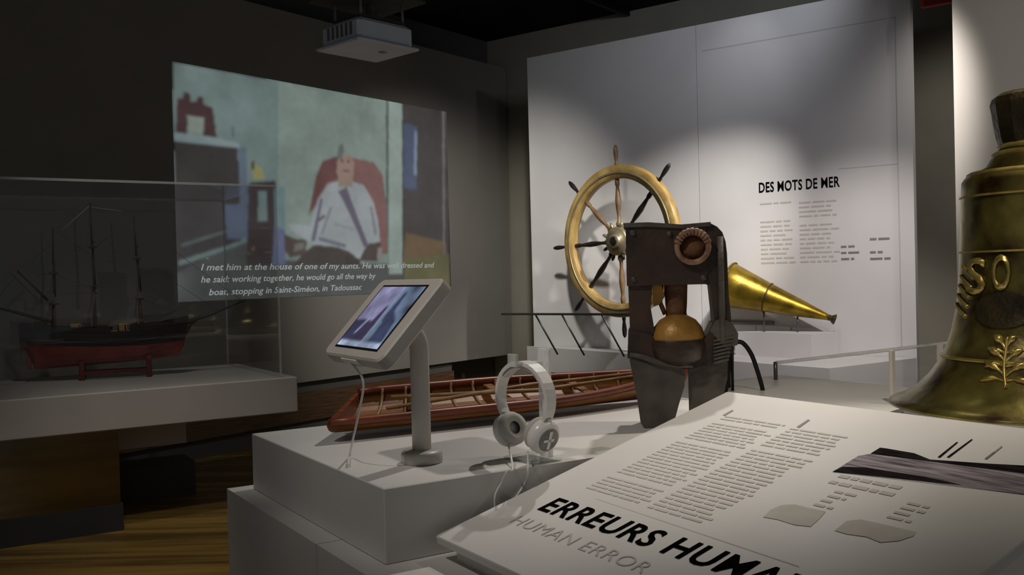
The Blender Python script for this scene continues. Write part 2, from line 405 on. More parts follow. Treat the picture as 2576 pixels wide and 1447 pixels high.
# fine joint lines of the large printed field
ux, uz = pl(2252, 43); mb = MB()
mb.box(seam+0.05, ux, -0.0015, 0.0, uz-0.004, uz+0.004); mb.box(ux-0.004, ux+0.004, -0.0015, 0, LEDGE+0.05, uz)
vx, vz = pl(2110, 425); mb.box(vx, ux, -0.0012, 0, vz-0.003, vz+0.003)
mb.build('joint_line', M['line'], dp)
hx, hz = pl(1910, 484); hx2, hz2 = pl(2113, 468)
def text_on(parent, body, x0, x1, z, h, mt, name, offset=0.0, y=-0.003, shear=0.0, extrude=0.001, spacing=1.0):
    me = text_mesh(body, 1.0, offset, 0.0, spacing=spacing, shear=shear)
    xs = [v.co.x for v in me.vertices]; ys = [v.co.y for v in me.vertices]
    sx = (x1-x0)/(max(xs)-min(xs)); sz = h/(max(ys)-min(ys)); mx = min(xs); my = min(ys)
    for v in me.vertices: v.co = Vector(((v.co.x-mx)*sx+x0, y, (v.co.y-my)*sz+z))
    return mesh_obj(name, me, mt, parent)
hh = pl(1910, 458)[1]-hz
text_on(dp, 'DES MOTS DE MER', hx, hx2, (hz+hz2)/2-0.005, hh, M['black_ink'], 'heading', 0.018, spacing=1.06)
def wordlines(mb, x0, x1, ztop, zbot, n, rag=0.15, fill=0.45, y=-0.0015, maxw=0.12, minw=0.03):
    dz = (ztop-zbot)/n
    for i in range(n):
        z = ztop-(i+0.5)*dz; x = x0; xe = x1-random.random()*rag*(x1-x0)
        if random.random() < 0.08: continue
        while x < xe-minw*0.6:
            w = min(minw+random.random()*(maxw-minw), xe-x)
            mb.add([(x, y, z-dz*fill/2), (x+w, y, z-dz*fill/2), (x+w, y, z+dz*fill/2), (x, y, z+dz*fill/2)], [[0, 1, 2, 3]])
            x += w+minw*0.4
for (a, b, c, d, n, mt) in ((1912, 2000, 508, 668, 14, 'pale_ink'), (2010, 2112, 505, 665, 14, 'pale_ink')):
    x0, z0 = pl(a, c); x1, _ = pl(b, c); _, z1 = pl(a, d); mb = MB(); wordlines(mb, x0, x1, z0, z1, n, 0.25, 0.35)
    tag(mb.build('text_column', M[mt], dp), 'column of fine grey print', kind='stuff')
for (a, b, c, d) in ((2115, 2170, 598, 660), (2188, 2240, 594, 660)):
    x0, z0 = pl(a, c); x1, _ = pl(b, c); _, z1 = pl(a, d); mb = MB(); wordlines(mb, x0, x1, z0, z1, 4, 0.4, 0.35, maxw=0.08)
    tag(mb.build('text_block', M['mid_ink'], dp), kind='stuff')
# dark slim bar on the panel behind the block
x0, z0 = pl(1838, 812); x1, _ = pl(1948, 810)
tag(MB().box(x0, x1, -0.02, -0.001, z0-0.012, z0+0.012, bev=0.003).build('grey_bar', M['mid_ink'], None, PR, RW), 'slim grey bar fixed to white panel below the brass horn', 'bar')

# ledge in front of the panel
L0 = PR+tR*(-0.06)-nR*0.02; L2 = at_z(2087, 927, LEDGE); L3 = PR+tR*pr_end
lg = empty('panel_plinth', L0, 0, 'long white floating plinth along the white panel carrying the wheel', 'plinth')
pts = [Vector((0, 0)), L2.xy-L0.xy, L3.xy-L0.xy]
pts = [(p.x, p.y) for p in pts]+[((L3-nR*0.01).x-L0.x, (L3-nR*0.01).y-L0.y)]
pts = [pts[0], pts[1], pts[3]]
MB().prism(pts, LEDGE-0.2, LEDGE).build('top_slab', M['white_panel'], lg)
cx = sum(p[0] for p in pts)/3; cy = sum(p[1] for p in pts)/3
pin = [(cx+(p[0]-cx)*0.72, cy+(p[1]-cy)*0.72) for p in pts]
MB().prism(pin, FZ, LEDGE-0.2).build('base', M['dark_base'], lg)

# ---------------------------------------------------------------- ship's wheel
wc = at_d(1560, 607, 7.02)
WA = math.radians(-49)
wh = empty('ships_wheel', (wc.x, wc.y, wc.z), WA, "ship's wheel with golden wooden rim and turned spokes mounted before white panel", "ship's wheel")
RO = 0.560
def wheel():
    # rim: rounded rectangle section swept round y axis, in eight felloes
    prof = [(RO-0.100, -0.022), (RO-0.094, -0.032), (RO-0.010, -0.036), (RO, -0.024), (RO, 0.024), (RO-0.010, 0.036), (RO-0.094, 0.032), (RO-0.100, 0.022)]
    MB().lathe(prof, 96, axis='y', closed=True, smooth=True).build('rim', M['wheel_wood'], wh)
    MB().lathe([(RO-0.066, -0.0385), (RO-0.058, -0.0395), (RO-0.050, -0.0385), (RO-0.050, -0.034), (RO-0.066, -0.034)], 96, axis='y', closed=True).build('rim_inlay', M['brass_pale'], wh)
    MB().lathe([(0, -0.075), (0.045, -0.075), (0.05, -0.07), (0.05, -0.05), (0.098, -0.05), (0.105, -0.042), (0.105, 0.042), (0.098, 0.05), (0, 0.05)], 40, axis='y').build('hub', M['brass_pale'], wh)
    MB().lathe([(0, -0.082), (0.026, -0.082), (0.034, -0.078), (0.034, -0.07)], 24, axis='y').build('axle_cap', M['dark_and_shaded_wood'], wh)
    for k in range(8):
        a = math.pi/8*0+math.pi/4*k+math.radians(2)
        c, s_ = math.cos(a), math.sin(a)
        prof = [(0.10, .020), (0.13, .024), (0.15, .014), (0.19, .012), (0.24, .019), (0.30, .022), (0.35, .017), (0.40, .012), (0.42, .018), (0.46, .016)]
        dark = k in (1, 4, 5)  # darker wood on these spokes imitates uneven lighting
        MB().tube([(c*r, 0, s_*r) for r, _ in prof], [w for _, w in prof], 10).build('spoke', M['dark_and_shaded_wood'] if dark else M['spoke_wood'], wh)
        hp = [(RO-0.01, .012), (RO+.015, .014), (RO+.03, .010), (RO+.06, .015), (RO+.095, .018), (RO+.13, .015), (RO+.15, .006)]
        MB().tube([(c*r, 0, s_*r) for r, _ in hp], [w for _, w in hp], 10).build('handle', M['spoke_wood'] if k == 2 else M['dark_and_shaded_wood'], wh)
        a2 = a+math.pi/8
        MB().tube([(math.cos(a2)*r, -0.03, math.sin(a2)*r) for r in (0.095, .125, .15)], [.010, .014, .008], 8).build('hub_peg', M['brass_pale'] if k in (1, 2, 3) else M['dark_and_shaded_wood'], wh)
wheel()
MB().tube([(0, 0.05, 0), (0, 0.14, 0)], 0.03, 14).build('axle', M['steel'], wh)
# slim post that carries the axle, standing on the plinth
hgt = wc.z-LEDGE
MB().box(-0.035, 0.035, 0.14, 0.20, -hgt, 0.06, bev=0.006).build('support_post', M['white_panel'], wh)

# ---------------------------------------------------------------- block and brass fog horn
b0 = at_z(2045, 841, 0.965)-nR*0.03
ang = math.atan2(0.62, 0.783)
blk = MB().prism([(0, 0), (.30, 0), (.30, .10), (.2, .44), (0, .62)], LEDGE-0.965, 0).build('display_block', M['white_panel'], None, b0, ang)
tag(blk, 'white rectangular block on the wall plinth beneath the brass horn', 'display block')
ht = at_d(2094, 802, 6.36); hb = at_d(1828, 716, 6.70)
hd = (ht-hb); hl = hd.length
horn = empty('fog_horn', hb, 0, 'conical brass fog horn with narrow mouthpiece held above white block', 'horn')
q = hd.to_track_quat('X', 'Z'); horn.rotation_mode = 'QUATERNION'; horn.rotation_quaternion = q
R0 = 0.158
prof = [(R0*1.03, 0), (R0*1.05, 0.008), (R0*1.03, 0.016), (R0, 0.02), (R0*0.86, hl*0.17), (R0*0.62, hl*0.42), (R0*0.36, hl*0.72), (0.024, hl*0.94), (0.018, hl*0.97)]
inn = [(r-0.004, z) for r, z in reversed(prof)]
MB().lathe(prof+inn, 40, axis='x').build('cone', M['brass'], horn)
MB().lathe([(0.018, hl*0.965), (0.022, hl*0.97), (0.018, hl*0.985), (0.034, hl+0.012), (0.036, hl+0.018), (0.03, hl+0.018), (0.012, hl*0.985)], 24, axis='x').build('mouthpiece', M['brass_dark'], horn)
for z in (hl*0.02, hl*0.40):
    r = R0*(1.03 if z < .05 else 0.645)
    MB().lathe([(r, z-.006), (r+.006, z), (r, z+.006)], 40, axis='x').build('band', M['brass_dark'], horn)
inv = q.inverted()
for t in (0.36, 0.68):
    p = hb+hd*t; rr = R0*(1-t*0.95)
    foot = Vector((p.x, p.y, 0.965)); 
    MB().tube([inv @ (foot-hb), inv @ (Vector((p.x, p.y, p.z-rr*0.9))-hb)], 0.006, 8).build('support_rod', M['steel'], horn)

# ---------------------------------------------------------------- glass guard on the wall plinth (left)
g0 = at_d(1262, 790, 7.2); g1 = at_d(1600, 796, 6.55)
gg = empty('glass_guard', (g0.x, g0.y, LEDGE), math.atan2(g1.y-g0.y, g1.x-g0.x), 'low clear guard with grey top rail and slanted struts before the wheel', 'guard')
gl = (g1.xy-g0.xy).length; gz = g0.z-LEDGE
MB().box(0, gl, -0.012, 0.012, gz-0.008, gz+0.008, bev=0.003).build('top_rail', M['steel'], gg)
MB().box(0.02, gl, -0.003, 0.003, -0.2, gz-0.008).build('glass_sheet', M['glass'], gg)
for u in (0.29, 0.52, 0.85):
    MB().tube([(u, 0.02, gz), (u+0.10, 0.16, 0.0)], 0.007, 8).build('strut', M['steel'], gg)

# ---------------------------------------------------------------- left: projected film on the wall
pj = empty('projected_film', PL-nL*0.002, LW, 'film projected on grey wall showing a seated person and white subtitles', 'projection')
PLp = PL-nL*0.002
def wl(px, py):
    v = on_plane(px, py, PLp, nL)-PLp; return v.dot(tL), v.z
FILM = [
    ([(441, 763), (1132, 731), (1127, 279), (434, 156)], (96, 110, 108)),   # film_wall
    ([(700, 640), (975, 660), (975, 254), (700, 205)], (110, 122, 116)),   # film_wall_glow
    ([(441, 763), (1132, 731), (1131, 668), (905, 664), (720, 655), (600, 600), (441, 690)], (66, 68, 68)),   # film_lower
    ([(1012, 737), (1132, 731), (1127, 279), (1012, 259)], (60, 56, 56)),   # film_dark_room
    ([(1015, 475), (1048, 478), (1050, 318), (1015, 310)], (66, 74, 94)),   # film_window
    ([(1040, 440), (1048, 442), (1050, 330), (1042, 328)], (100, 112, 130)),   # film_window_light
    ([(1014, 665), (1127, 662), (1122, 610), (1020, 585)], (92, 76, 56)),   # film_lamp_glow
    ([(1014, 735), (1132, 731), (1130, 640), (1020, 650)], (84, 82, 56)),   # film_lamp_glow_low
    ([(1114, 640), (1120, 640), (1118, 280), (1112, 279)], (92, 88, 86)),   # film_frame
    ([(978, 690), (1012, 690), (1010, 260), (978, 254)], (124, 136, 130)),   # film_door_post
    ([(971, 600), (977, 600), (977, 254), (971, 253)], (72, 80, 80)),   # film_post_edge
    ([(441, 690), (606, 600), (598, 372), (438, 350)], (54, 51, 51)),   # film_cupboard
    ([(606, 600), (630, 600), (618, 372), (598, 368)], (82, 92, 104)),   # film_cupboard_side
    ([(438, 354), (604, 374), (600, 360), (520, 343), (437, 332)], (112, 126, 128)),   # film_shelf
    ([(442, 334), (470, 338), (472, 292), (512, 296), (512, 342), (545, 346), (535, 272), (512, 262), (510, 245), (497, 243), (494, 256), (480, 256), (478, 236), (462, 232), (460, 246), (445, 250)], (62, 46, 48)),   # film_box
    ([(474, 336), (508, 338), (514, 296), (470, 290)], (112, 120, 114)),   # film_pot
    ([(584, 345), (588, 345), (588, 318), (584, 318)], (70, 84, 90)),   # film_pin
    ([(570, 600), (640, 600), (640, 512), (566, 515)], (78, 86, 104)),   # film_blue_block
    ([(450, 668), (480, 660), (632, 606), (628, 600), (450, 656)], (92, 106, 106)),   # reflection in the case glass, painted into the film
    ([(455, 622), (610, 572), (608, 567), (455, 615)], (78, 88, 90)),   # upper glass reflection, likewise painted in
    ([(620, 668), (700, 668), (692, 455), (626, 460)], (58, 50, 52)),   # film_tower
    ([(648, 558), (672, 556), (670, 480), (650, 480)], (100, 114, 114)),   # film_tower_glass
    ([(636, 452), (668, 450), (660, 425), (634, 405)], (124, 122, 84)),   # film_lamp_flame
    ([(633, 428), (639, 428), (639, 406), (633, 406)], (60, 60, 44)),   # film_flame_core
    ([(692, 600), (716, 600), (716, 470), (690, 470)], (92, 112, 114)),   # film_jar
    ([(684, 668), (718, 668), (717, 580), (690, 570)], (82, 88, 112)),   # film_jar_base
    ([(776, 540), (786, 490), (796, 440), (812, 405), (850, 392), (900, 400), (940, 408), (962, 440), (972, 520), (976, 640), (958, 640), (950, 560), (900, 480), (830, 480)], (104, 76, 74)),   # film_chair
    ([(776, 545), (786, 490), (796, 440), (812, 405), (850, 394), (850, 450), (820, 460), (800, 500)], (86, 58, 58)),   # film_chair_left
    ([(720, 560), (780, 570), (800, 500), (826, 462), (868, 452), (915, 466), (940, 510), (952, 560), (956, 606), (930, 618), (912, 664), (890, 640), (790, 616), (735, 580)], (128, 134, 136)),   # film_shirt
    ([(782, 608), (792, 608), (812, 500), (806, 498)], (82, 80, 96)),   # film_fold
    ([(790, 560), (800, 560), (820, 545), (812, 540)], (78, 74, 84)),   # film_fold_dark
    ([(850, 482), (872, 470), (882, 500), (916, 590), (930, 622), (916, 624), (900, 585), (866, 510)], (82, 78, 92)),   # film_strap
    ([(850, 470), (886, 470), (890, 430), (850, 430)], (120, 106, 96)),   # film_neck
    ([(846, 436), (856, 448), (874, 450), (888, 438), (892, 410), (882, 392), (858, 388), (848, 405)], (124, 104, 94)),   # film_head
    ([(846, 398), (858, 402), (866, 378), (862, 362), (854, 364), (850, 380)], (84, 92, 90)),   # film_hair
    ([(800, 604), (870, 624), (872, 616), (802, 596)], (84, 88, 100)),   # film_belt
    ([(736, 668), (905, 668), (904, 656), (880, 634), (850, 622), (790, 616), (760, 640)], (58, 53, 51)),   # film_trousers
    ([(716, 590), (740, 600), (772, 604), (768, 640), (730, 648), (716, 630)], (66, 58, 54)),   # film_arm
    ([(738, 634), (766, 626), (764, 610), (742, 614)], (92, 92, 84)),   # film_hand
    ([(904, 656), (952, 656), (958, 610), (930, 612), (914, 632)], (62, 54, 52)),   # film_arm_far
    ([(948, 654), (960, 654), (962, 624), (950, 624)], (116, 112, 110)),   # film_ring
    ([(868, 640), (905, 652), (905, 668), (868, 668)], (50, 46, 46)),   # knee
    ([(858, 402), (864, 402), (864, 408), (858, 408)], (70, 56, 52)),   # eye
    ([(874, 403), (880, 403), (880, 409), (874, 409)], (70, 56, 52)),   # eye
    ([(862, 428), (880, 428), (878, 433), (864, 433)], (84, 56, 54)),   # mouth
    ([(830, 520), (836, 520), (812, 590), (806, 590)], (104, 104, 116)),   # sleeve fold
    ([(930, 520), (936, 520), (948, 590), (942, 592)], (104, 104, 112)),   # sleeve fold
    ([(840, 560), (890, 575), (890, 580), (840, 566)], (112, 116, 122)),   # shirt crease
]
fa, fb, fc, fd = wl(434, 156), wl(1127, 279), wl(1132, 731), wl(441, 763)
fx0 = (fa[0]+fd[0])/2; fx1 = (fb[0]+fc[0])/2; fz0 = (fc[1]+fd[1])/2; fz1 = (fa[1]+fb[1])/2
soft_picture('picture', [([(wl(*p)[0]-fx0, wl(*p)[1]-fz0) for p in pts], c) for pts, c in FILM], fx1-fx0, fz1-fz0, 330, 220, 1, pj, lambda x, z: (x+fx0, -.001, z+fz0), 0.03)
subs = ['I met him at the house of one of my aunts. He was well dressed and', 'he said: working together, he would go all the way by', 'boat, stopping in Saint-Siméon, in Tadoussac']
sub_m = emat('subtitle_light', rgb(146, 151, 148), 1.0, 0.03)
for body, a, b, c, d, e in ((subs[0], 505, 1092, 684, 672, 655), (subs[1], 505, 945, 712, 702, 690), (subs[2], 525, 910, 742, 732, 716)):
    x0, z0 = wl(a, c); x1, z1 = wl(b, d); _, z2 = wl((a+b)/2, (c+d)/2-16)
    zc = wl((a+b)/2, (c+d)/2)[1]
    text_on(pj, body, x0, x1, zc-0.012, z2-zc+0.012, sub_m, 'subtitle_line', 0.012, -0.003, shear=0.25)['kind'] = 'stuff'

# ---------------------------------------------------------------- projector under the ceiling
p0 = at_d(925, 112, 4.7)
pr = empty('projector', (p0.x, p0.y, p0.z), math.radians(47), 'white projector hanging from the black ceiling before the film', 'projector')
body = MB(); body.box(-0.17, 0.17, -0.15, 0.15, -0.02, 0.085, bev=0.018); body.build('casing', M['projector'], pr)
MB().box(-0.19, 0.19, -0.17, 0.17, -0.034, -0.018, bev=0.006).build('bottom_plate', M['projector'], pr)
MB().lathe([(0, 0.185), (0.028, 0.185), (0.036, 0.175), (0.036, 0.14)], 24, axis='y', c=(-0.06, 0, 0.03)).build('lens', M['black_metal'], pr)
for k in range(6):
    MB().box(-0.172, -0.169, -0.10+k*0.035, -0.08+k*0.035, 0.005, 0.065).build('vent_slot', M['grey_plastic'], pr)
MB().tube([(0.03, 0.02, 0.085), (0.03, 0.02, CEIL-p0.z)], 0.018, 12).build('mount_pole', M['wall_dark'], pr)
MB().box(-0.12, 0.16, -0.10, 0.12, 0.10, 0.115, bev=0.003).build('mount_plate', M['wall_dark'], pr)
for x, y in ((-0.11, -0.09), (0.15, -0.09), (-0.11, 0.11), (0.15, 0.11)):
    MB().tube([(x, y, 0.08), (x, y, 0.21)], 0.007, 8).build('mount_strut', M['grey_plastic'], pr)
MB().box(-0.22, 0.22, -0.19, 0.19, 0.20, 0.215, bev=0.003).build('upper_plate', M['wall_dark'], pr)
MB().box(0.05, 0.08, -0.05, -0.02, -0.037, -0.033).build('logo_badge', M['grey_plastic'], pr)

# red sign at the top edge of the picture
e0 = at_d(2356, -24, 5.4)
es = empty('exit_sign', (e0.x, e0.y, e0.z), RW, 'red hanging sign at top edge between white panel and partition', 'sign')
MB().box(-0.085, 0.085, -0.02, 0.02, -0.085, 0.085, bev=0.006).build('sign_body', M['red_sign'], es)
MB().tube([(0, 0, 0.085), (0, 0, CEIL-e0.z)], 0.008, 8).build('hanger', M['black_metal'], es)

# ---------------------------------------------------------------- left: ship on its plinth in a glass case
SPZ = 0.89
s0 = at_z(748, 948, SPZ)     # front-right corner of the plinth top
SD = 1.08
sp = empty('ship_plinth', s0, TT, 'grey floating plinth carrying the model ship under glass', 'plinth')
MB().box(-1.62, 0, 0, SD, -0.185, 0, bev=0.005).build('top_slab', M['grey_plinth'], sp)
MB().box(-1.60, -0.88, 0.09, 0.65, FZ+.13-SPZ, -0.187).build('base', M['smoke_mirror'], sp)
MB().box(-1.61, -0.87, 0.08, 0.66, FZ-SPZ, FZ+.13-SPZ).build('kick', M['dark_base'], sp)
MB().box(-0.84, -0.47, 0.47, 0.85, -0.36, -0.187).build('hanging_box', M['grey_plinth'], sp)
MB().box(-0.84, -0.38, 0.66, 0.93, FZ-SPZ, -0.50).build('foot', M['wall_dark'], sp)
gc = empty('glass_case', s0, TT, 'large clear glass case over the three-masted model ship', 'glass case')
cz = 1.01; a, b = -1.58, -0.072; c_, d = 0.042, SD-0.042; th = 0.006
MB().box(a, b, c_, c_+th, 0, cz).build('pane', M['glass'], gc)
MB().box(a, b, d-th, d, 0, cz).build('pane', M['glass'], gc)
MB().box(b-th, b, c_+th, d-th, 0, cz).build('pane', M['glass'], gc)
MB().box(a, b, c_, d, cz, cz+th).build('lid', M['glass'], gc)
MB().box(b-0.007, b+0.002, c_-0.002, c_+0.007, 0, cz).build('edge', M['glass_edge'], gc)
MB().box(b-0.007, b+0.002, d-0.007, d+0.002, 0, cz).build('edge', M['glass_edge'], gc)
MB().box(a, b, c_-0.002, c_+0.007, cz-0.004, cz+0.008).build('edge', M['glass_edge'], gc)
MB().box(a, b, d-0.007, d+0.002, cz-0.004, cz+0.008).build('edge', M['glass_edge'], gc)

sb = at_z(287, 951, SPZ)
SA = math.radians(20)
sh = empty('model_ship', (sb.x, sb.y, SPZ), SA, 'three-masted model ship with black and red hull on a red wooden cradle', 'model ship')
SX = 1/490.0; SQ = 384/452.0
def su(px): return (px-285)*SX
def sbase(px): return 960-0.073*(px-150)
def sz(px, py): return (sbase(px)-py)/452.0
def interp(x, tab):
    for (x0, y0), (x1, y1) in zip(tab, tab[1:]):
        if x <= x1: return y0+(y1-y0)*max(0, (x-x0))/(x1-x0)
    return tab[-1][1]
st = [62, 75, 95, 125, 170, 230, 300, 360, 400, 430, 450, 465, 476]
keel = [(62, .22), (78, .20), (84, .085), (120, .082), (300, .10), (440, .118), (458, .122), (466, .20), (476, .29)]
deckz = [(62, .345), (120, .325), (250, .300), (330, .300), (400, .318), (450, .338), (480, .352)]
watz = [(62, .255), (120, .232), (250, .210), (350, .208), (420, .216), (480, .232)]
beam = [(62, .050), (80, .062), (120, .080), (200, .098), (300, .102), (380, .090), (430, .062), (455, .034), (468, .018), (478, .006)]
keel = [(a_, b_*SQ) for a_, b_ in keel]; deckz = [(a_, b_*SQ) for a_, b_ in deckz]; watz = [(a_, b_*SQ) for a_, b_ in watz]; beam = [(a_, b_*SQ) for a_, b_ in beam]
def section(px):
    u = su(px); k = interp(px, keel); dz = interp(px, deckz); wz = interp(px, watz); b = interp(px, beam)
    lo = [];
    wz2 = max(wz, k+0.002); fine = 1.0 if 140 < px < 400 else 0.5
    for t in (0, .12, .35, .65, 1.0):
        w = b*0.94*(t**(0.35 if fine == 1 else 0.8)) if t > 0 else 0.004
        lo.append((u, w, k+(wz2-k)*t))
    hi = [(u, b*0.94, wz2), (u, b*1.0, wz2+(dz-wz2)*.5), (u, b*0.97, dz)]
    return lo, hi
def loft(rows):
    mb = MB(); n = len(rows[0]); m_ = len(rows)
    vs = [(x, y, z) for r in rows for x, y, z in r]+[(x, -y, z) for r in rows for x, y, z in r]; off = n*m_
    fs = []
    for i in range(m_-1):
        for j in range(n-1):
            p, q_, r_, s_ = i*n+j, (i+1)*n+j, (i+1)*n+j+1, i*n+j+1
            fs.append([p, s_, r_, q_]); fs.append([off+p, off+q_, off+r_, off+s_])
    for i in (0, m_-1):
        ring = [i*n+j for j in range(n)]+[off+i*n+j for j in range(n-1, -1, -1)]
        fs.append(ring if i else ring[::-1])
    for i in range(m_-1):
        fs.append([i*n, (i+1)*n, off+(i+1)*n, off+i*n])
        p = n-1; fs.append([i*n+p, off+i*n+p, off+(i+1)*n+p, (i+1)*n+p])
    return mb.add(vs, fs, 0, False)
secs = [section(p) for p in st]
loft([s_[0] for s_ in secs]).build('lower_hull', M['hull_red'], sh)
hu = loft([s_[1] for s_ in secs]).build('upper_hull', M['hull_black'], sh)
# bulwarks with the gap amidships
for y in (-1, 1):
    for r0, r1 in ((62, 283), (330, 478)):
        mb = MB(); ps = [r0+(r1-r0)*k/10 for k in range(11)]
        path = [(su(p), y*interp(p, beam)*0.96, interp(p, deckz)+0.012) for p in ps]
        mb.ribbon(path, (0, 0, 1), 0.026 if r0 < 100 else 0.034, 0.006); mb.build('bulwark', M['hull_black'], sh)
    ps = [66+(470-66)*k/14 for k in range(15)]
    MB().tube([(su(p), y*(interp(p, beam)+.002), interp(p, deckz)-0.055) for p in ps], 0.0035, 6).build('rubbing_strake', M['mast_dark'], sh)
mb = MB(); ps = [66+(470-66)*k/16 for k in range(17)]
vs = [(su(p), s_*interp(p, beam)*0.95, interp(p, deckz)+0.003) for p in ps for s_ in (-1, 1)]
mb.add(vs, [[2*i, 2*i+2, 2*i+3, 2*i+1] for i in range(16)]); mb.build('deck', M['deck'], sh)
for p, l, h in ((110, .06, .035), (195, .05, .03), (222, .04, .04), (262, .05, .028), (312, .045, .03), (340, .03, .03), (400, .06, .02)):
    MB().box(su(p)-l/2, su(p)+l/2, -0.03, 0.03, interp(p, deckz)+.003, interp(p, deckz)+h+.012, bev=.003).build('deckhouse', M['deck'] if p in (195, 312) else M['mast_dark'], sh)
for p in (85, 95, 130, 160, 205, 215, 250, 300, 318, 330, 440, 455):
    MB().tube([(su(p), -interp(p, beam)*.7, interp(p, deckz)), (su(p), -interp(p, beam)*.7, interp(p, deckz)+.04)], .004, 6).build('deck_post', M['mast_dark'], sh)
def mast(pb, pt, top, yards, tops):
    zb_ = interp(pb, deckz); zt_ = sz(pt, top); u0, u1 = su(pb), su(pt)
    def on(f): return (u0+(u1-u0)*f, 0, zb_+(zt_-zb_)*f)
    m1 = MB().tube([on(0), on(.36)], [.010, .008], 8).build('mast', M['mast'], sh)
    MB().tube([(on(.33)[0]+.006, 0, on(.33)[2]), (on(.68)[0]+.004, 0, on(.68)[2])], [.008, .006], 8).build('topmast', M['mast_dark'], sh)
    MB().tube([on(.64), on(1)], [.0065, .0035], 8).build('topgallant', M['mast_dark'], sh)
    for f in tops:
        x, _, z = on(f); MB().box(x-.022, x+.022, -.035, .035, z-.004, z+.004, bev=.001).build('mast_top', M['mast_dark'], sh)
    for f, L in yards:
        x, _, z = on(f)
        MB().tube([(x+.012, -L, z), (x+.012, 0, z), (x+.012, L, z)], [.002, .0045, .002], 6).build('yard', M['mast_dark'], sh)
    return on
om = mast(142, 147, 588, (), (.26, .56))
on_ = mast(243, 239, 520, ((.30, .20), (.70, .14)), (.36, .66))
of = mast(358, 346, 542, ((.26, .20), (.46, .17), (.72, .13)), (.27, .62))
MB().tube([(su(130), 0, sz(130, 764)), (su(60), 0, sz(60, 696))], [.007, .004], 8).build('gaff', M['mast_dark'], sh)
MB().tube([(su(138), 0, sz(138, 816)), (su(70), 0, sz(70, 800)), (su(-2), 0, sz(-2, 784))], [.009, .008, .004], 8).build('boom', M['mast_dark'], sh)
MB().tube([(su(455), 0, sz(455, 812)), (su(530), 0, sz(530, 785)), (su(633), 0, sz(633, 742))], [.013, .009, .004], 8).build('bowsprit', M['mast_dark'], sh)
MB().tube([(su(462), 0, .187), (su(472), 0, .23), (su(484), 0, .277), (su(505), 0, .306)], [.006, .008, .008, .004], 8).build('stem', M['mast_dark'], sh)
MB().box(su(78), su(86), -.006, .006, .072, .212, bev=.002).build('rudder', M['hull_red'], sh)
rg = MB()
for p, q_ in ((om(.98), on_(.6)), (om(.56), on_(.33)), (of(.98), on_(.64)), (of(.95), (su(625), 0, sz(625, 746))), (of(.62), (su(560), 0, sz(560, 772))), (of(.27), (su(500), 0, sz(500, 796))), ((su(60), 0, sz(60, 696)), om(.85)), ((su(0), 0, sz(0, 784)), (su(62), 0, sz(62, 698)))):
    rg.tube([p, q_], .0012, 4)
for on in (om, on_, of):
    b_ = on(0)
    for s_ in (-1, 1):
        for k in (-.03, 0, .03): rg.tube([(b_[0]+k-.02, s_*.075, b_[2]), on(.36)], .0011, 4)
        rg.tube([(b_[0]-.03, s_*.075, b_[2]), on(.66)], .0010, 4)
rg.build('rigging', M['line_thread'], sh)
pg = MB(); pg.tube([on_(.985), (su(168), 0, sz(168, 592))], .0022, 5); pg.tube([on_(.97), (su(318), 0, sz(318, 534))], .0018, 5)
pg.build('pale_stay', M['pale_thread'], sh)
for p, kz in ((208, .09), (374, .107)):
    for y in (-.05, .05):
        MB().box(su(p)-.014, su(p)+.014, y-.010, y+.010, 0, kz*SQ+.028, bev=.003).build('cradle_leg', M['cradle'], sh)
    MB().plate([(su(p)-.012, .0), (su(p)+.012, 0), (su(p)+.012, .03), (su(p)-.012, .03)], -.062, .062).build('cradle_foot', M['cradle'], sh)
for y in (-.045, .045):
    MB().box(su(208)+.014, su(374)-.014, y-.006, y+.006, .03, .048).build('cradle_rail', M['cradle'], sh)

# ---------------------------------------------------------------- main display table
K = at_z(965, 1230, 1.0); ZB = 0.854
dt = empty('display_table', K, TT, 'white stepped display table carrying tablet, headphones and wooden boat', 'table')
MB().box(0, 1.30, 0, 0.825, ZB-1.0, 0, bev=0.002).build('top_block', M['white_plinth'], dt)
bsz = 0.30
yb = (at_z(820, 1365, ZB)-K).dot(ta)
MB().box(-0.055, 1.36, -1.35, yb-0.0015, FZ-1.0, ZB-1.0001).build('base_unit', M['white_plinth'], dt)
MB().box(-0.055, 1.36, yb+0.0015, 0.875, FZ-1.0, ZB-1.0001).build('base_unit', M['white_plinth'], dt)

# ---------------------------------------------------------------- tablet kiosk
kb = at_z(1062, 1163, 1.0)
kk = empty('tablet_kiosk', kb, TT, 'white tablet on a curved white pole showing blue picture', 'tablet stand')
MB().lathe([(0, 0), (.043, 0), (.045, .003), (.045, .020), (.041, .026), (.024, .028), (0, .028)], 36).build('base_flange', M['white_plastic'], kk)
zc = 0.245
path = [(0, 0, .02), (0, 0, zc*.5), (0, 0, zc)]
for k in range(1, 8):
    a = math.pi/2*k/8*1.25; path.append((-.055*(1-math.cos(a)), 0, zc+.055*math.sin(a)))
MB().tube(path, .0205, 20).build('pole', M['white_plastic'], kk)
BET = math.radians(47)
tc_ = at_d(958, 797, 1.985)
wv = -ta; hv = tb*math.cos(BET)+Vector((0, 0, math.sin(BET))); nv = wv.cross(hv)
mt_ = Matrix((wv, hv, nv)).transposed().to_4x4(); mt_.translation = tc_
ml = (Matrix.Translation(kb) @ Matrix.Rotation(TT, 4, 'Z')).inverted() @ mt_
def rrect(w, h, r, n=6):
    pts = []
    for cx_, cy_, a0 in ((w-r, h-r, 0), (-w+r, h-r, 90), (-w+r, -h+r, 180), (w-r, -h+r, 270)):
        for k in range(n+1):
            a = math.radians(a0+90*k/n); pts.append((cx_+r*math.cos(a), cy_+r*math.sin(a)))
    return pts
TW, TH = .148, .108
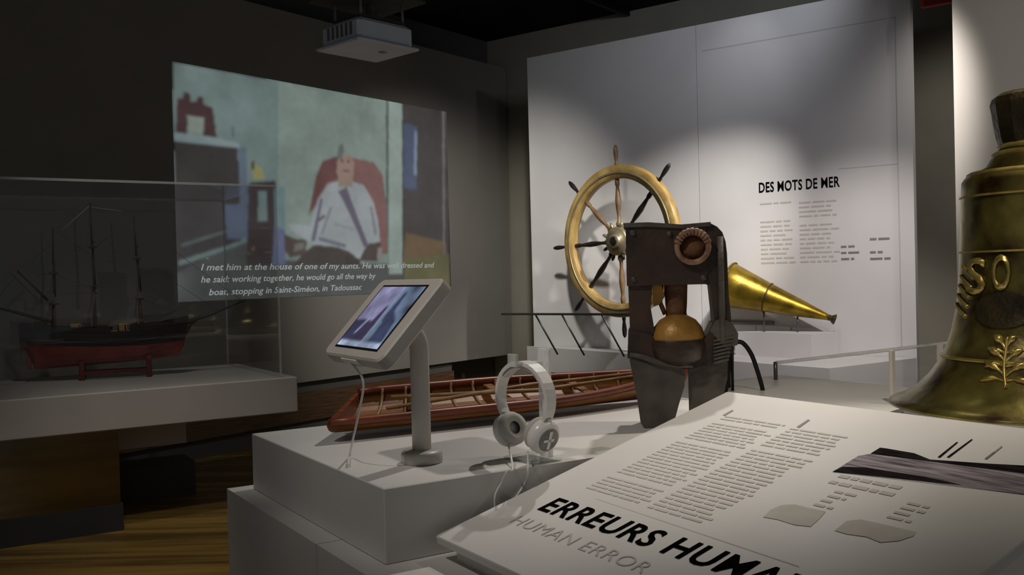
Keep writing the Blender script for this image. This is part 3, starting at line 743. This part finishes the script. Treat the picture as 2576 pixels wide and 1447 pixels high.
def slab(w, h, r, z0, z1, ch=.004):
    mb = MB(); o = rrect(w, h, r); i = rrect(w-ch, h-ch, r-ch/2); n = len(o)
    vs = [(x, y, z0) for x, y in i]+[(x, y, z0+ch) for x, y in o]+[(x, y, z1-ch) for x, y in o]+[(x, y, z1) for x, y in i]
    fs = [list(range(n-1, -1, -1)), list(range(3*n, 4*n))]
    for q_ in range(3):
        for k in range(n):
            j = (k+1) % n; fs.append([q_*n+k, q_*n+j, (q_+1)*n+j, (q_+1)*n+k])
    return mb.add(vs, fs)
enc = slab(TW, TH, .02, -.032, 0).build('enclosure', M['white_plastic'], kk, matrix=ml)
MB().box(-.05, .03, -TH-.003, -TH+.002, -.026, -.006).build('lock_strip', M['white_gloss'], enc)
SWx, SHx = .104, .083
MB().box(-SWx-.004, SWx+.004, -SHx-.004, SHx+.004, 0.0002, .0012).build('bezel', M['black_metal'], enc)
SCREEN = [
    ([(-1.1, -1.1), (1.1, -1.1), (1.1, 1.1), (-1.1, 1.1)], (108, 110, 138)),
    ([(-1, -.1), (-.1, -.1), (.05, 1), (-1, 1)], (112, 110, 142)),   # screen_sky
    ([(-1, -.8), (-.0, -.8), (-.05, -.2), (-.55, -.1), (-1, -.15)], (40, 40, 66)),   # screen_sea
    ([(-.62, -.55), (-.55, -.6), (-.3, .15), (-.38, .2)], (120, 120, 150)),   # screen_wake
    ([(-.45, -.75), (.05, -.8), (.02, .30), (-.08, .36), (-.2, -.1)], (46, 38, 62)),   # screen_bow
    ([(.02, -.85), (.06, -.85), (.12, 1), (.07, 1)], (126, 138, 164)),   # screen_divider
    ([(.06, -.85), (1, -.85), (1, 1), (.12, 1)], (96, 112, 140)),   # screen_ice
    ([(.3, -.8), (.95, -.8), (.8, -.1), (.45, .2), (.36, .8), (.28, .8), (.2, .1)], (44, 52, 78)),   # screen_hull
    ([(.12, -.8), (.3, -.8), (.32, -.2), (.15, -.1)], (92, 108, 126)),   # screen_foam
    ([(-1, -1), (1, -1), (1, -.84), (-1, -.82)], (140, 152, 176)),   # screen_caption
]
soft_picture('screen', [([((x+1)*SWx, (y+1)*SHx) for x, y in pts], c) for pts, c in SCREEN], 2*SWx, 2*SHx, 90, 72, 1, enc, lambda x, y: (x-SWx, y-SHx, .0016), .10, 5, 'screen_light')
# cable of the tablet
cs = ml @ Vector((-.02, -TH, -.016))
Ki = (Matrix.Translation(kb) @ Matrix.Rotation(TT, 4, 'Z')).inverted()
def kl(v): return Ki @ v
e1 = at_z(898, 1075, 1.003); e2 = at_z(875, 1172, 1.003); e3 = Vector((e2.x, e2.y, 1.003))
cb = [cs, kl(at_d(914, 960, 1.95)), kl(at_d(902, 1040, 1.98)), kl(at_d(888, 1105, 2.04)), kl(at_z(880, 1145, 1.008)), kl(at_z(877, 1160, 1.006)), kl(at_z(876, 1170, 1.006))]
def smooth(p, n=6):
    p = [Vector(q) for q in p]; out = []
    for i in range(len(p)-1):
        a, b, c, d = p[max(i-1, 0)], p[i], p[i+1], p[min(i+2, len(p)-1)]
        for k in range(n):
            t = k/n; out.append(.5*((2*b)+(-a+c)*t+(2*a-5*b+4*c-d)*t*t+(-a+3*b-3*c+d)*t**3))
    out.append(p[-1]); return out
MB().tube(smooth(cb), .0024, 8).build('cable', M['white_gloss'], kk)

# ---------------------------------------------------------------- acrylic headphone stand and headphones
hp0 = at_z(1324, 1160, 1.0)
ev = Vector((.62, -.785, 0)); gv = Vector((.785, .62, 0))
HA = math.atan2(ev.y, ev.x)
hs = empty('headphone_stand', hp0, HA, 'clear acrylic stand holding white headphones', 'stand')
# local x = ear axis, y = away/right
MB().box(-.055, .055, -.02, .055, 0, .006, bev=.001).build('foot', M['acrylic'], hs)
MB().box(-.002, .034, .040, .048, .006, .240, bev=.001).build('upright', M['acrylic_frost'], hs)
MB().box(-.014, .014, -.026, .042, .205, .212, bev=.001).build('arm', M['acrylic_edge'], hs)
MB().box(-.014, .014, -.034, -.026, .205, .232, bev=.001).build('hook', M['acrylic_edge'], hs)
hpn = empty('headphones', hp0+Vector((0, 0, .0062)), HA, 'white over-ear headphones hanging on the clear stand', 'headphones')
AR = .086
path = []
for k in range(25):
    a = math.radians(-34+248*k/24)
    path.append((AR*math.cos(a)*(.98), 0, .130+.075*math.sin(a)))
MB().ribbon(path, (0, 1, 0), [.022+.008*math.sin(math.pi*k/24) for k in range(25)], .0085).build('headband', M['white_gloss'], hpn)
padp = [(p[0]*.90, 0, .130+(p[2]-.130)*.90) for p in path[7:18]]
MB().ribbon(padp, (0, 1, 0), .022, .006).build('band_pad', M['grey_cushion'], hpn)
for s_ in (-1, 1):
    x = s_*.048; zz = .058
    rot = Matrix.Translation((x, 0, zz)) @ Matrix.Rotation(s_*math.radians(20), 4, 'Y') @ Matrix.Rotation(math.radians(0 if s_ > 0 else 180), 4, 'Z')
    cup = MB().lathe([(0, .030), (.020, .031), (.030, .028), (.036, .021), (.038, .010), (.036, 0), (0, 0)], 32, axis='x').build('ear_cup', M['white_gloss'], hpn, matrix=rot)
    MB().lathe([(.014, -.012), (.022, -.016), (.033, -.014), (.037, -.006), (.036, 0), (.014, 0)], 32, axis='x').build('cushion', M['grey_cushion'], cup)
    MB().lathe([(0, .0322), (.024, .0318), (.026, .0300)], 32, axis='x').build('cap_disc', M['grey_plastic'], cup)
    # raised emblem strokes on the cap
    MB().box(.0322, .0335, -.004, .004, -.020, .020).build('emblem', M['white_gloss'], cup)
    MB().box(.0322, .0335, -.016, .012, -.003, .003).build('emblem', M['white_gloss'], cup)
    MB().tube([(s_*.072, 0, .094), (s_*.070, 0, .080), (s_*.064, 0, .060)], [.010, .010, .008], 10).build('yoke', M['white_gloss'], hpn)
hi_ = (Matrix.Translation(hp0+Vector((0, 0, .0062))) @ Matrix.Rotation(HA, 4, 'Z')).inverted()
def face(px, py):   # point on the front face of the top block
    v = on_plane(px, py, K, ta); return hi_ @ (v-ta*.004)
pc = [(-.05, -.01, .03), hi_ @ at_z(1290, 1178, 1.003), hi_ @ (at_z(1272, 1184, 1.003)-ta*.006), face(1258, 1215), face(1242, 1250), face(1250, 1290), face(1285, 1262), face(1318, 1215), hi_ @ (at_z(1325, 1178, 1.004)-ta*.004), (.03, -.02, .02)]
MB().tube(smooth(pc), .0022, 8).build('cord', M['white_gloss'], hpn)

# ---------------------------------------------------------------- wooden boat lying on the table
BA = math.radians(29)
bt = empty('wooden_boat', (-.435, 2.46, 1.0), BA, 'open wooden boat with red-brown gunwales lying tilted on white table', 'model boat')
BL = 1.08
tilt = math.radians(13)
def bpt(x, y, z):   # boat coordinates -> heeled towards the viewer, resting on the table
    yy = y*math.cos(tilt)-z*math.sin(tilt); zz = y*math.sin(tilt)+z*math.cos(tilt)
    return Vector((x+.75*yy*max(0, 1-x/.45), yy, zz+.028))
def hbm(t): return .105*(1-max(0, (t-.35)/.65)**2.2)*(1 if t > .06 else .95)
def sheer(t): return .046+.02*(max(0, t-.6)/.4)**2
def rail(s_):
    return [bpt(BL*t, s_*hbm(t), sheer(t)) for t in [k/16 for k in range(17)]]
strk = [(1.0, 1.0), (.97, .72), (.90, .46), (.76, .22), (.52, .06), (.24, 0.0), (0, -.005)]
for s_ in (-1, 1):
    for i in range(len(strk)-1):
        (w0, h0), (w1, h1) = strk[i], strk[i+1]; mb = MB(); vs = []
        for k in range(17):
            t = k/16; b_ = hbm(t); hz_ = sheer(t)
            lift = .0025*(1 if i % 2 else 0)
            for (w, h) in ((w0, h0), (w1, h1)):
                vs.append(bpt(BL*t, s_*(b_*w+lift), hz_*h)); vs.append(bpt(BL*t, s_*(b_*w-.004+lift), hz_*h+.004))
        fs = []
        for k in range(16):
            a = 4*k; b_ = a+4
            fs += [[a, b_, b_+2, a+2], [a+1, a+3, b_+3, b_+1], [a, a+1, b_+1, b_], [a+2, b_+2, b_+3, a+3]]
        mb.add(vs, fs); mb.build('plank', M['boat_plank'] if i != 0 else M['gunwale'], bt)
    MB().tube(rail(s_), .011, 8).build('gunwale', M['gunwale'], bt)
tr = []
for s_ in (-1, 1):
    for (w, h) in (strk if s_ < 0 else strk[::-1]): tr.append((s_*hbm(0)*w, sheer(0)*h))
mb = MB(); n = len(tr); vs = [bpt(-.008, y, z) for y, z in tr]+[bpt(.006, y, z) for y, z in tr]
mb.add(vs, [list(range(n)), list(range(2*n-1, n-1, -1))]+[[(i+1) % n, i, n+i, n+(i+1) % n] for i in range(n)]); mb.build('transom', M['gunwale'], bt)
MB().tube([bpt(BL, 0, -.006), bpt(BL+.02, 0, .04), bpt(BL+.03, 0, .085)], .010, 8).build('stem', M['gunwale'], bt)
MB().tube([bpt(-.01, 0, -.012), bpt(BL*.5, 0, -.014), bpt(BL, 0, -.010)], .008, 6).build('keel', M['gunwale'], bt)
for k in range(1, 13):
    t = k/13.5; pth = []
    for s_ in (-1, 1):
        for (w, h) in (strk if s_ < 0 else strk[::-1]): pth.append(bpt(BL*t, s_*(hbm(t)*w-.007*(1 if w > .1 else 0)), sheer(t)*h+.006))
    MB().tube(pth, .0042, 6).build('rib', M['boat_rib'], bt)
for t in (.18, .42, .66):
    a = bpt(BL*t, -hbm(t), sheer(t)*.80); b_ = bpt(BL*t, hbm(t), sheer(t)*.80)
    MB().ribbon([a, (a+b_)/2, b_], (1, 0, 0), .026, .006).build('thwart', M['boat_plank'], bt)
for y0, y1 in ((-.05, .02), (.03, -.03)):
    MB().tube([bpt(.12, y0, .050), bpt(.55, y1, .053), bpt(.95, y1*.4, .066)], [.005, .006, .004], 8).build('oar', M['boat_rib'], bt)

# ---------------------------------------------------------------- blackened iron apparatus
ED = 2.47; EX = 1705
eo = at_d(EX, 900, ED)
eng = empty('iron_apparatus', (eo.x, eo.y, 1.0), math.radians(-8), 'blackened iron ship apparatus with copper bowl and two tapered feet behind lectern', 'machine part')
SC = ED/FPX
hzy = 723.5-(CAMZ-1.0)*0
zr = at_d(EX, 800, ED).z
def E_(px, py): return ((px-EX)*SC, zr-1.0-(py-800)*SC)
def poly(pts): return [E_(*p) for p in pts]
def eplate(name, pts, y0, y1, mt, bev=None):
    return MB().plate(poly(pts)[::-1], y0, y1).build(name, mt, eng)
# upper housing: front sheet, with rounded right shoulder running into the column
eplate('housing', [(1583, 566), (1700, 566), (1716, 572), (1778, 572), (1778, 716), (1583, 716)], -.055, .075, M['rust_black'])
eplate('housing_lip', [(1578, 560), (1640, 560), (1720, 568), (1790, 564), (1790, 574), (1720, 578), (1640, 571), (1578, 571)], -.060, .080, M['iron_grey'])
sh_o = [(1778, 566), (1792, 568), (1806, 576), (1818, 590), (1825, 612), (1828, 640), (1830, 740), (1836, 820), (1840, 880), (1796, 880), (1792, 790), (1786, 720), (1778, 716)]
eplate('side_column', sh_o, -.050, .070, M['rust_black'])
MB().tube([(*(lambda q: (q[0], -.054, q[1]))(E_(1812, y)),) for y in (600, 680, 760, 860)], .008, 8).build('column_bead', M['iron_grey'], eng)
cx_, cz_ = E_(1745, 624)
MB().lathe([(.032, -.006), (.040, -.012), (.046, -.006), (.046, .006), (.040, .010), (.032, .006)], 28, axis='y', c=(cx_, -.064, cz_), closed=True).build('worn_ring', M['copper_pale'], eng)
for k in range(11):
    a = math.radians(20+k*14)
    MB().tube([(cx_+.030*math.cos(a), -.070, cz_+.030*math.sin(a)), (cx_+.047*math.cos(a), -.076, cz_+.047*math.sin(a))], [.004, .005], 6).build('ring_tooth', M['copper_pale'], eng)
MB().lathe([(0, -.060), (.031, -.060), (.031, -.050)], 24, axis='y', c=(cx_, 0, cz_)).build('ring_core', M['rust_brown'], eng)
for px, py in ((1600, 585), (1690, 590), (1600, 700), (1770, 700)):
    x, z = E_(px, py); MB().lathe([(0, -.062), (.006, -.061), (.008, -.055)], 10, axis='y', c=(x, 0, z)).build('rivet', M['iron_grey'], eng)
# supports below the housing
eplate('left_support', [(1586, 716), (1646, 716), (1640, 770), (1650, 838), (1588, 838)], -.045, .05, M['rust_black'])
eplate('lever', [(1646, 716), (1668, 716), (1676, 745), (1662, 765), (1648, 770)], -.020, .02, M['copper'])
MB().tube([(*(lambda q: (q[0], -.01, q[1]))(E_(x, y)),) for x, y in ((1668, 716), (1664, 760), (1676, 790))], .006, 8).build('link_rod', M['rust_brown'], eng)
x, z0 = E_(1704, 716); _, z1 = E_(1704, 806); 
MB().lathe([(.030, z1), (.026, z1+.02), (.028, (z0+z1)/2), (.030, z0)], 24, c=(x, 0, 0)).build('neck', M['rust_brown'], eng)
x, z = E_(1706, 850)
MB().lathe([(0, .062), (.024, .060), (.046, .048), (.060, .030), (.068, .008), (.066, -.018), (.05, -.045), (0, -.05)], 36, c=(x, -.02, z)).build('copper_bowl', M['copper'], eng)
MB().lathe([(.071, -.002), (.074, -.012), (.073, -.025), (.066, -.05), (.04, -.07), (0, -.075)], 36, c=(x, -.02, z)).build('bowl_seat', M['rust_black'], eng)
eplate('body', [(1584, 826), (1640, 836), (1660, 872), (1706, 896), (1752, 880), (1776, 840), (1790, 812), (1838, 812), (1842, 860), (1826, 905), (1728, 925), (1640, 918), (1580, 895)], -.050, .085, M['rust_black'])
eplate('right_lug', [(1782, 830), (1796, 806), (1812, 800), (1836, 812), (1850, 838), (1848, 866), (1820, 874)], -.058, -.028, M['iron_grey'])
MB().tube([(*(lambda q: (q[0], -.055, q[1]))(E_(x_, y_)),) for x_, y_ in ((1586, 886), (1618, 892), (1650, 905), (1700, 914), (1740, 916))], [.006, .008, .009, .008, .005], 8).build('seam_roll', M['iron_grey'], eng)
for k in range(7):
    y_ = 850+k*9
    MB().tube([(*(lambda q: (q[0], -.056, q[1]))(E_(1790, y_+6)),), (*(lambda q: (q[0], -.058, q[1]))(E_(1838-k*2, y_-4)),)], .0035, 6).build('fin', M['iron_grey'], eng)
zbot = E_(0, 0)[1]
def toz(px): return (px, 800+(zr-1.0)/SC)
gy = 800+(zr-1.0)/SC      # photo row of the table top at this depth
eplate('foot_plate', [(1584, 892), (1640, 912), (1722, 924), (1718, 968), (1704, 1010), (1692, min(1052, gy)), (1664, gy), (1618, gy), (1609, min(1056, gy)), (1602, 1000)], -.052, -.040, M['iron_grey'])
eplate('foot_plate', [(1729, 924), (1826, 900), (1824, 950), (1815, 985), (1800, gy), (1729, gy)], -.030, -.018, M['iron_grey'])
eplate('foot_web', [(1600, 905), (1640, 915), (1640, gy), (1622, gy), (1612, 1040)], -.040, .07, M['rust_black'])
eplate('foot_web', [(1790, 905), (1822, 900), (1815, gy), (1794, gy)], -.018, .07, M['rust_black'])

# ---------------------------------------------------------------- far plinth with bell, guard and grapnel
B = at_z(1960, 943, 0.95)
bp = empty('bell_plinth', B, TT, 'white plinth carrying the bronze bell behind the sloped text panel', 'plinth')
MB().box(-0.98, 0, -2.3, 0, -0.16, 0, bev=0.003).build('top_slab', M['white_plinth'], bp)
MB().box(-0.92, -0.06, -2.2, -0.06, FZ-0.95, -0.16).build('base', M['dark_base'], bp)
# riser and bell
bc = at_d(2634, 1030, 2.66); bc.z = 1.0
rs = MB().lathe([(0, -.05), (.37, -.05), (.372, -.047), (.372, -.003), (.37, 0), (0, 0)], 64).build('bell_riser', M['white_plinth'], None, bc)
tag(rs, 'round white riser disc under the bronze bell', 'riser')
be = empty('bronze_bell', bc, 0, 'large patinated bronze ship bell with raised letters and leaf ornament', 'bell')
PXB = 2.66/FPX
cont = [(2262, 1030), (2264, 1022), (2290, 1012), (2330, 988), (2362, 955), (2385, 922), (2405, 880), (2418, 840), (2430, 780), (2437, 700), (2442, 600), (2446, 500), (2448, 462), (2456, 450), (2475, 440), (2506, 424), (2516, 405), (2530, 390), (2537, 376)]
bprof = [((2634-x)*PXB, (1030-y)*PXB) for x, y in cont]
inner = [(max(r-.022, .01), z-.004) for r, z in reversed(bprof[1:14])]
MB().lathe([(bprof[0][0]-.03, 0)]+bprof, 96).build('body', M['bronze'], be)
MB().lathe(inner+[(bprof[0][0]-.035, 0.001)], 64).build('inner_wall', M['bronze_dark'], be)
cr = [(2537, 377), (2530, 352), (2525, 325), (2521, 290), (2517, 268), (2522, 252), (2536, 242), (2560, 238), (2634, 236)]
zc0 = (1030-cr[0][1])*PXB
MB().lathe([((2634-x)*PXB, (1030-y)*PXB) for x, y in cr], 14, smooth=False).build('crown', M['bronze_dark'], be)
for y, w in ((446, .010), (398, .012), (378, .012), (905, .006), (640, .004), (500, .004)):
    z = (1030-y)*PXB
    rr = next((r0+(r1-r0)*(z-z0)/(z1-z0) for (r0, z0), (r1, z1) in zip(bprof, bprof[1:]) if z0 <= z <= z1), .1)
    MB().lathe([(rr-.004, z-w), (rr+.004, z-w*.5), (rr+.005, z), (rr+.004, z+w*.5), (rr-.004, z+w)], 96).build('moulding', M['bronze_light'], be)
def bsurf(phi, z, off=0.0):
    r = next((r0+(r1-r0)*(z-z0)/max(1e-6, (z1-z0)) for (r0, z0), (r1, z1) in zip(bprof, bprof[1:]) if z0 <= z <= z1), .1)+off
    return Vector((r*math.cos(phi), r*math.sin(phi), z))
def bphi(px, r_):     # angle on the bell for a photo column
    c0 = math.atan2(-bc.y, -bc.x); s_ = (px-2634)*PXB/r_
    return c0+math.asin(max(-1, min(1, s_)))
def bletter(ch, px, ytop, ybot, wpx, mt):
    me = text_mesh(ch, 1.0, .012, .0); xs = [v.co.x for v in me.vertices]; ys = [v.co.y for v in me.vertices]
    z0 = (1030-ybot)*PXB; z1 = (1030-ytop)*PXB; r_ = .212
    for v in me.vertices:
        u = (v.co.x-min(xs))/(max(xs)-min(xs)); w = (v.co.y-min(ys))/(max(ys)-min(ys))
        phi = bphi(px, r_)+(u-.5)*wpx*PXB/r_; v.co = bsurf(phi, z0+(z1-z0)*w, .005)
    o = mesh_obj('letter', me, mt, be)
    md = o.modifiers.new('thick', 'SOLIDIFY'); md.thickness = .006; md.offset = 0
bletter('S', 2492, 655, 745, 62, M['bronze_light'])
bletter('O', 2547, 648, 735, 42, M['bronze_light'])
def bstroke(name, pts, rad, mt):
    P = []
    for px, py in pts:
        z = (1030-py)*PXB; r_ = bsurf(0, z).x; P.append(bsurf(bphi(px, r_), z, .002))
    MB().tube(smooth(P, 4), rad, 8).build(name, mt, be)
for k in range(5):
    y_ = 690+k*24; x_ = 2468-k*5
    bstroke('relief_stripe', [(x_-12, y_-14), (x_, y_+2), (x_+14, y_+16)], .006, M['bronze_light'])
stem = [(2552, 960), (2548, 920), (2552, 880), (2556, 845)]
bstroke('leaf_stem', stem, .005, M['bronze_light'])
for dx, dy, sx_ in ((0, 0, -1), (0, 0, 1), (0, -32, -1), (0, -32, 1), (0, -62, -1), (0, -62, 1)):
    L = 44 if dy == 0 else (36 if dy == -32 else 22)
    bstroke('leaf', [(2551, 935+dy), (2551+sx_*L*.5, 915+dy), (2551+sx_*L, 905+dy)], [.004]*4+[.010]*3+[.005]*2, M['bronze_light'])
    bstroke('leaf', [(2551, 945+dy), (2551+sx_*L*.6, 940+dy), (2551+sx_*L*1.2, 948+dy)], [.004]*4+[.009]*3+[.004]*2, M['bronze_light'])
# dark oval plaque
ov = MB(); cvs = []
zc_ = (1030-782)*PXB
for k in range(28):
    a = 2*math.pi*k/28; z = zc_+.048*math.sin(a); r_ = bsurf(0, zc_).x
    cvs.append(bsurf(bphi(2545, r_)+.36*math.cos(a), z, .004))
ctr = bsurf(bphi(2545, bsurf(0, zc_).x), zc_, .007)
ov.add(cvs+[ctr], [[i, (i+1) % 28, 28] for i in range(28)], 0, True); ov.build('oval_plaque', M['bronze_dark'], be)

# clear guard on the bell plinth
p1 = at_z(1955, 953, .95); p1 = p1-tb*.03-ta*.02; p2 = at_z(2365, 962, .95)
gu = empty('acrylic_guard', (p1.x, p1.y, .95), math.atan2(p2.y-p1.y, p2.x-p1.x), 'low clear acrylic guard with pale rim on the bell plinth', 'guard')
gl2 = (p2.xy-p1.xy).length
def topz(px, py, p): d = ray(px, py); return CAMZ+d.z*p.y-.95
za = topz(1955, 913, p1); zb2 = topz(2365, 866, p2)
MB().tube([(0, 0, za), (gl2*1.12, 0, zb2+(zb2-za)*.12)], .007, 8).build('rim', M['acrylic_edge'], gu)
MB().tube([(0, 0, 0), (0, 0, za+.004)], .008, 10).build('peg', M['steel'], gu)
MB().box(gl2-.010, gl2+.012, -.010, .010, 0, zb2).build('post', M['white_plastic'], gu)
vs = [(0, -.003, 0), (gl2, -.003, 0), (gl2, -.003, zb2), (0, -.003, za), (0, .003, 0), (gl2, .003, 0), (gl2, .003, zb2), (0, .003, za)]
MB().add(vs, [[0, 1, 2, 3], [7, 6, 5, 4], [0, 4, 5, 1], [1, 5, 6, 2], [2, 6, 7, 3], [3, 7, 4, 0]]).build('sheet', M['glass'], gu)
p3 = at_z(2246, 1016, .95)
pst = MB().box(-.010, .010, -.006, .006, 0, .175, bev=.002).build('acrylic_post', M['white_plastic'], None, p3, TT)
tag(pst, 'short pale upright post on bell plinth left of the bell', 'post')

# grapnel: black iron stem with curved arms
gp = at_z(1846, 983, .95)
gr = empty('iron_grapnel', gp, math.radians(10), 'small black iron hook with curved arms standing right of the iron apparatus', 'hook')
gs = gp.y/FPX
def g(px, py, y=0): return ((px-1846)*gs, y, (983-py)*gs)
MB().tube([g(1843, 983), g(1843, 930), g(1844, 862)], [.006, .006, .007], 8).build('shank', M['black_metal'], gr)
MB().lathe([(0, .0), (.013, .002), (.018, .012), (.016, .028), (.020, .040), (.014, .052), (0, .056)], 16, c=g(1846, 868)).build('head', M['black_metal'], gr)
MB().tube(smooth([g(1846, 862), g(1868, 862, -.01), g(1888, 890, -.02), (g(1900, 930, -.03)), g(1912, 972, -.03), g(1914, 983, -.03)]), .0085, 10).build('arm', M['black_metal'], gr)
MB().tube(smooth([g(1844, 862), g(1830, 872, -.01), g(1822, 900, -.02), g(1818, 940, -.03), g(1816, 983, -.03)]), .0085, 10).build('arm', M['black_metal'], gr)
MB().tube(smooth([g(1846, 858), g(1850, 866, .04), g(1856, 900, .07), g(1858, 950, .09), g(1858, 983, .09)]), .0085, 10).build('arm', M['black_metal'], gr)
MB().tube(smooth([g(1840, 850), g(1828, 842), g(1820, 830), g(1832, 822)]), .005, 8).build('eye_loop', M['black_metal'], gr)

# ---------------------------------------------------------------- sloped text panel (lectern)
P3 = at_d(1095, 1348, 1.835)
# slope found so that the far left corner falls on the photographed corner
dr = ray(1830, 985)
A_ = Vector((tb.x, tb.y, 0)); 
u_ = (dr.x*P3.y-P3.x)/(A_.x-dr.x*A_.y); Y_ = P3.y+A_.y*u_; Z_ = CAMZ+dr.z*Y_
SL = (Z_-P3.z)/u_
lxv = -ta; lyv = Vector((tb.x, tb.y, SL)).normalized(); lzv = lxv.cross(lyv)
LH = u_*math.sqrt(1+SL*SL)
Lm = Matrix((lxv, lyv, lzv)).transposed().to_4x4(); Lm.translation = P3
Li = Lm.inverted()
def lp(px, py):
    v = Li @ on_plane(px, py, P3, lzv); return v.x, v.y
LWd = lp(2490, 1430)[0]
le = empty('text_panel', P3, 0, 'sloped white text panel with large black title beside the bell', 'text panel'); le.matrix_world = Lm
MB().box(0, LWd, 0, LH, -.018, 0, bev=.002).build('board', M['white_plinth'], le)
# supporting wedge standing on the base
def wl_(v): return Li @ v
bz = ZB
ins = .03
c1 = P3+lxv*ins+tb*ins; c2 = P3+lxv*(LWd-ins)+tb*ins; c3 = P3+lxv*(LWd-ins)+tb*(u_-ins); c4 = P3+lxv*ins+tb*(u_-ins)
low = [Vector((c.x, c.y, bz)) for c in (c1, c2, c3, c4)]
hi2 = [Vector((c.x, c.y, P3.z+SL*(c-P3).dot(tb)-.0185/math.cos(math.atan(SL)))) for c in (c1, c2, c3, c4)]
MB().add([wl_(v) for v in low+hi2], [[3, 2, 1, 0], [4, 5, 6, 7], [0, 1, 5, 4], [1, 2, 6, 5], [2, 3, 7, 6], [3, 0, 4, 7]]).build('wedge_body', M['white_plinth'], le)
def flat_text(body, pa, pb, ptop, mt, name, offset, z=.0008, spacing=1.0, shear=0.0):
    me = text_mesh(body, 1.0, offset, spacing=spacing, shear=shear)
    xs = [v.co.x for v in me.vertices]; ys = [v.co.y for v in me.vertices]
    x0, y0 = lp(*pa); x1, y1 = lp(*pb); xt, yt = lp(*ptop)
    n_ = len(body)
    # pa = foot of first letter, pb = foot of the letter where the visible run ends
    sx = (x1-x0)/(max(xs)-min(xs)); sy = (yt-y0)/(max(ys)-min(ys)); mx, my = min(xs), min(ys)
    for v in me.vertices: v.co = Vector(((v.co.x-mx)*sx+x0, (v.co.y-my)*sy+y0, z))
    return mesh_obj(name, me, mt, le)
# title: scaled from the run ERREURS (photo 1350..1590), extended to the whole words
def title(body, part, pa, pb, ptop, mt, name, offset, spacing=1.0):
    mp_ = text_mesh(part, 1.0, offset, spacing=spacing); wpart = max(v.co.x for v in mp_.vertices)-min(v.co.x for v in mp_.vertices)
    mf = text_mesh(body, 1.0, offset, spacing=spacing); xs = [v.co.x for v in mf.vertices]; ys = [v.co.y for v in mf.vertices]
    x0, y0 = lp(*pa); x1, _ = lp(*pb); _, yt = lp(*ptop)
    sx = (x1-x0)/wpart; sy = (yt-y0)/(max(ys)-min(ys))
    for v in mf.vertices: v.co = Vector(((v.co.x-min(xs))*sx+x0, (v.co.y-min(ys))*sy+y0, .0010))
    bpy.data.meshes.remove(mp_)
    return mesh_obj(name, mf, mt, le)
title('ERREURS HUMAINES', 'ERREURS', (1350, 1283), (1618, 1382), (1408, 1253), M['black_ink'], 'title', .022, 1.08)
title('HUMAN ERROR', 'HUMAN ERROR', (1280, 1315), (1610, 1447), (1308, 1296), M['grey_ink'], 'subtitle', -.006, 1.05)
random.seed(11)
def tcol(pa, pb, pc_, n, mt, name, rag=.12, fill=.42, maxw=.05, minw=.012):
    x0, y0 = lp(*pa); x1, y1 = lp(*pb); x2, y2 = lp(*pc_)
    mb = MB(); tmp = MB(); wordlines(tmp, min(x0, x2), x1, max(y0, y1), y2, n, rag, fill, 0, maxw, minw)
    mb.add([(x, z, .0008) for x, y, z in tmp.v], tmp.f); return tag(mb.build(name, mt, le), kind='stuff')
tcol((1830, 1048), (1990, 1070), (1470, 1230), 30, M['pale_ink'], 'text_column')
tcol((1990, 1078), (2150, 1100), (1660, 1290), 28, M['pale_ink'], 'text_column')
tcol((2100, 1205), (2300, 1225), (2085, 1222), 2, M['pale_ink'], 'caption', maxw=.03)
tcol((2110, 1232), (2160, 1245), (2040, 1275), 4, M['pale_ink'], 'caption', .5, .4, .03)
tcol((2290, 1262), (2360, 1275), (2240, 1310), 4, M['pale_ink'], 'caption', .5, .4, .03)
def strip(name, pts, mt, z=.0008):
    v = [(*lp(*p), z) for p in pts]; 
    return MB().add(v, [list(range(len(v)))]).build(name, mt, le)
strip('mark', [(1818, 1045), (1824, 1047), (1846, 1034), (1842, 1032)], M['mid_ink'])
strip('mark', [(2004, 1075), (2012, 1077), (2038, 1058), (2033, 1056)], M['mid_ink'])
# pale silhouettes
strip('silhouette', [(1920, 1302), (1938, 1284), (1965, 1272), (2000, 1270), (2030, 1278), (2078, 1288), (2060, 1308), (2040, 1326), (2000, 1322), (1955, 1308)], M['pale_ink'])
strip('silhouette', [(2100, 1336), (2130, 1312), (2165, 1308), (2230, 1322), (2305, 1340), (2298, 1350), (2262, 1362), (2215, 1366), (2180, 1352), (2130, 1345)], M['pale_ink'])
# printed photograph of a ship in ice
strip('photo_ground', [(2095, 1188), (2576, 1245), (2660, 1258), (2680, 1130), (2230, 1082)], M['white_plinth'], .0005)
ph_d = mat('print_dark', rgb(50, 44, 48), 1.0, col2=rgb(20, 17, 19), scale=30, stretch=(.5, 4, 1), spec=0.0)
ph_m = mat('print_mid', rgb(168, 160, 166), 1.0, col2=rgb(86, 78, 84), scale=18, stretch=(.6, 6, 1), spec=0.0)
strip('photo_sea', [(2095, 1188), (2340, 1215), (2660, 1256), (2680, 1200), (2320, 1160), (2190, 1143), (2160, 1148)], ph_m, .0009)
strip('photo_hull', [(2190, 1143), (2320, 1160), (2680, 1206), (2700, 1180), (2480, 1168), (2340, 1158), (2300, 1142), (2230, 1130), (2214, 1128)], ph_d, .0013)
strip('photo_shadow', [(2095, 1188), (2340, 1214), (2420, 1222), (2330, 1202), (2180, 1178), (2120, 1176)], ph_d, .0013)
for a_, b_ in (((2362, 1152), (2408, 1115)), ((2385, 1152), (2445, 1108)), ((2480, 1156), (2520, 1126))):
    strip('photo_mast', [(a_[0]-3, a_[1]), (a_[0]+4, a_[1]+1), (b_[0]+3, b_[1]), (b_[0]-1, b_[1]-1)], ph_m if a_[0] > 2450 else ph_d, .0016)
# thin printed rule across the sheet
strip('rule', [(1500, 1255.2), (1501, 1256.2), (2010, 1427), (2011, 1425.8)], M['pale_ink'])
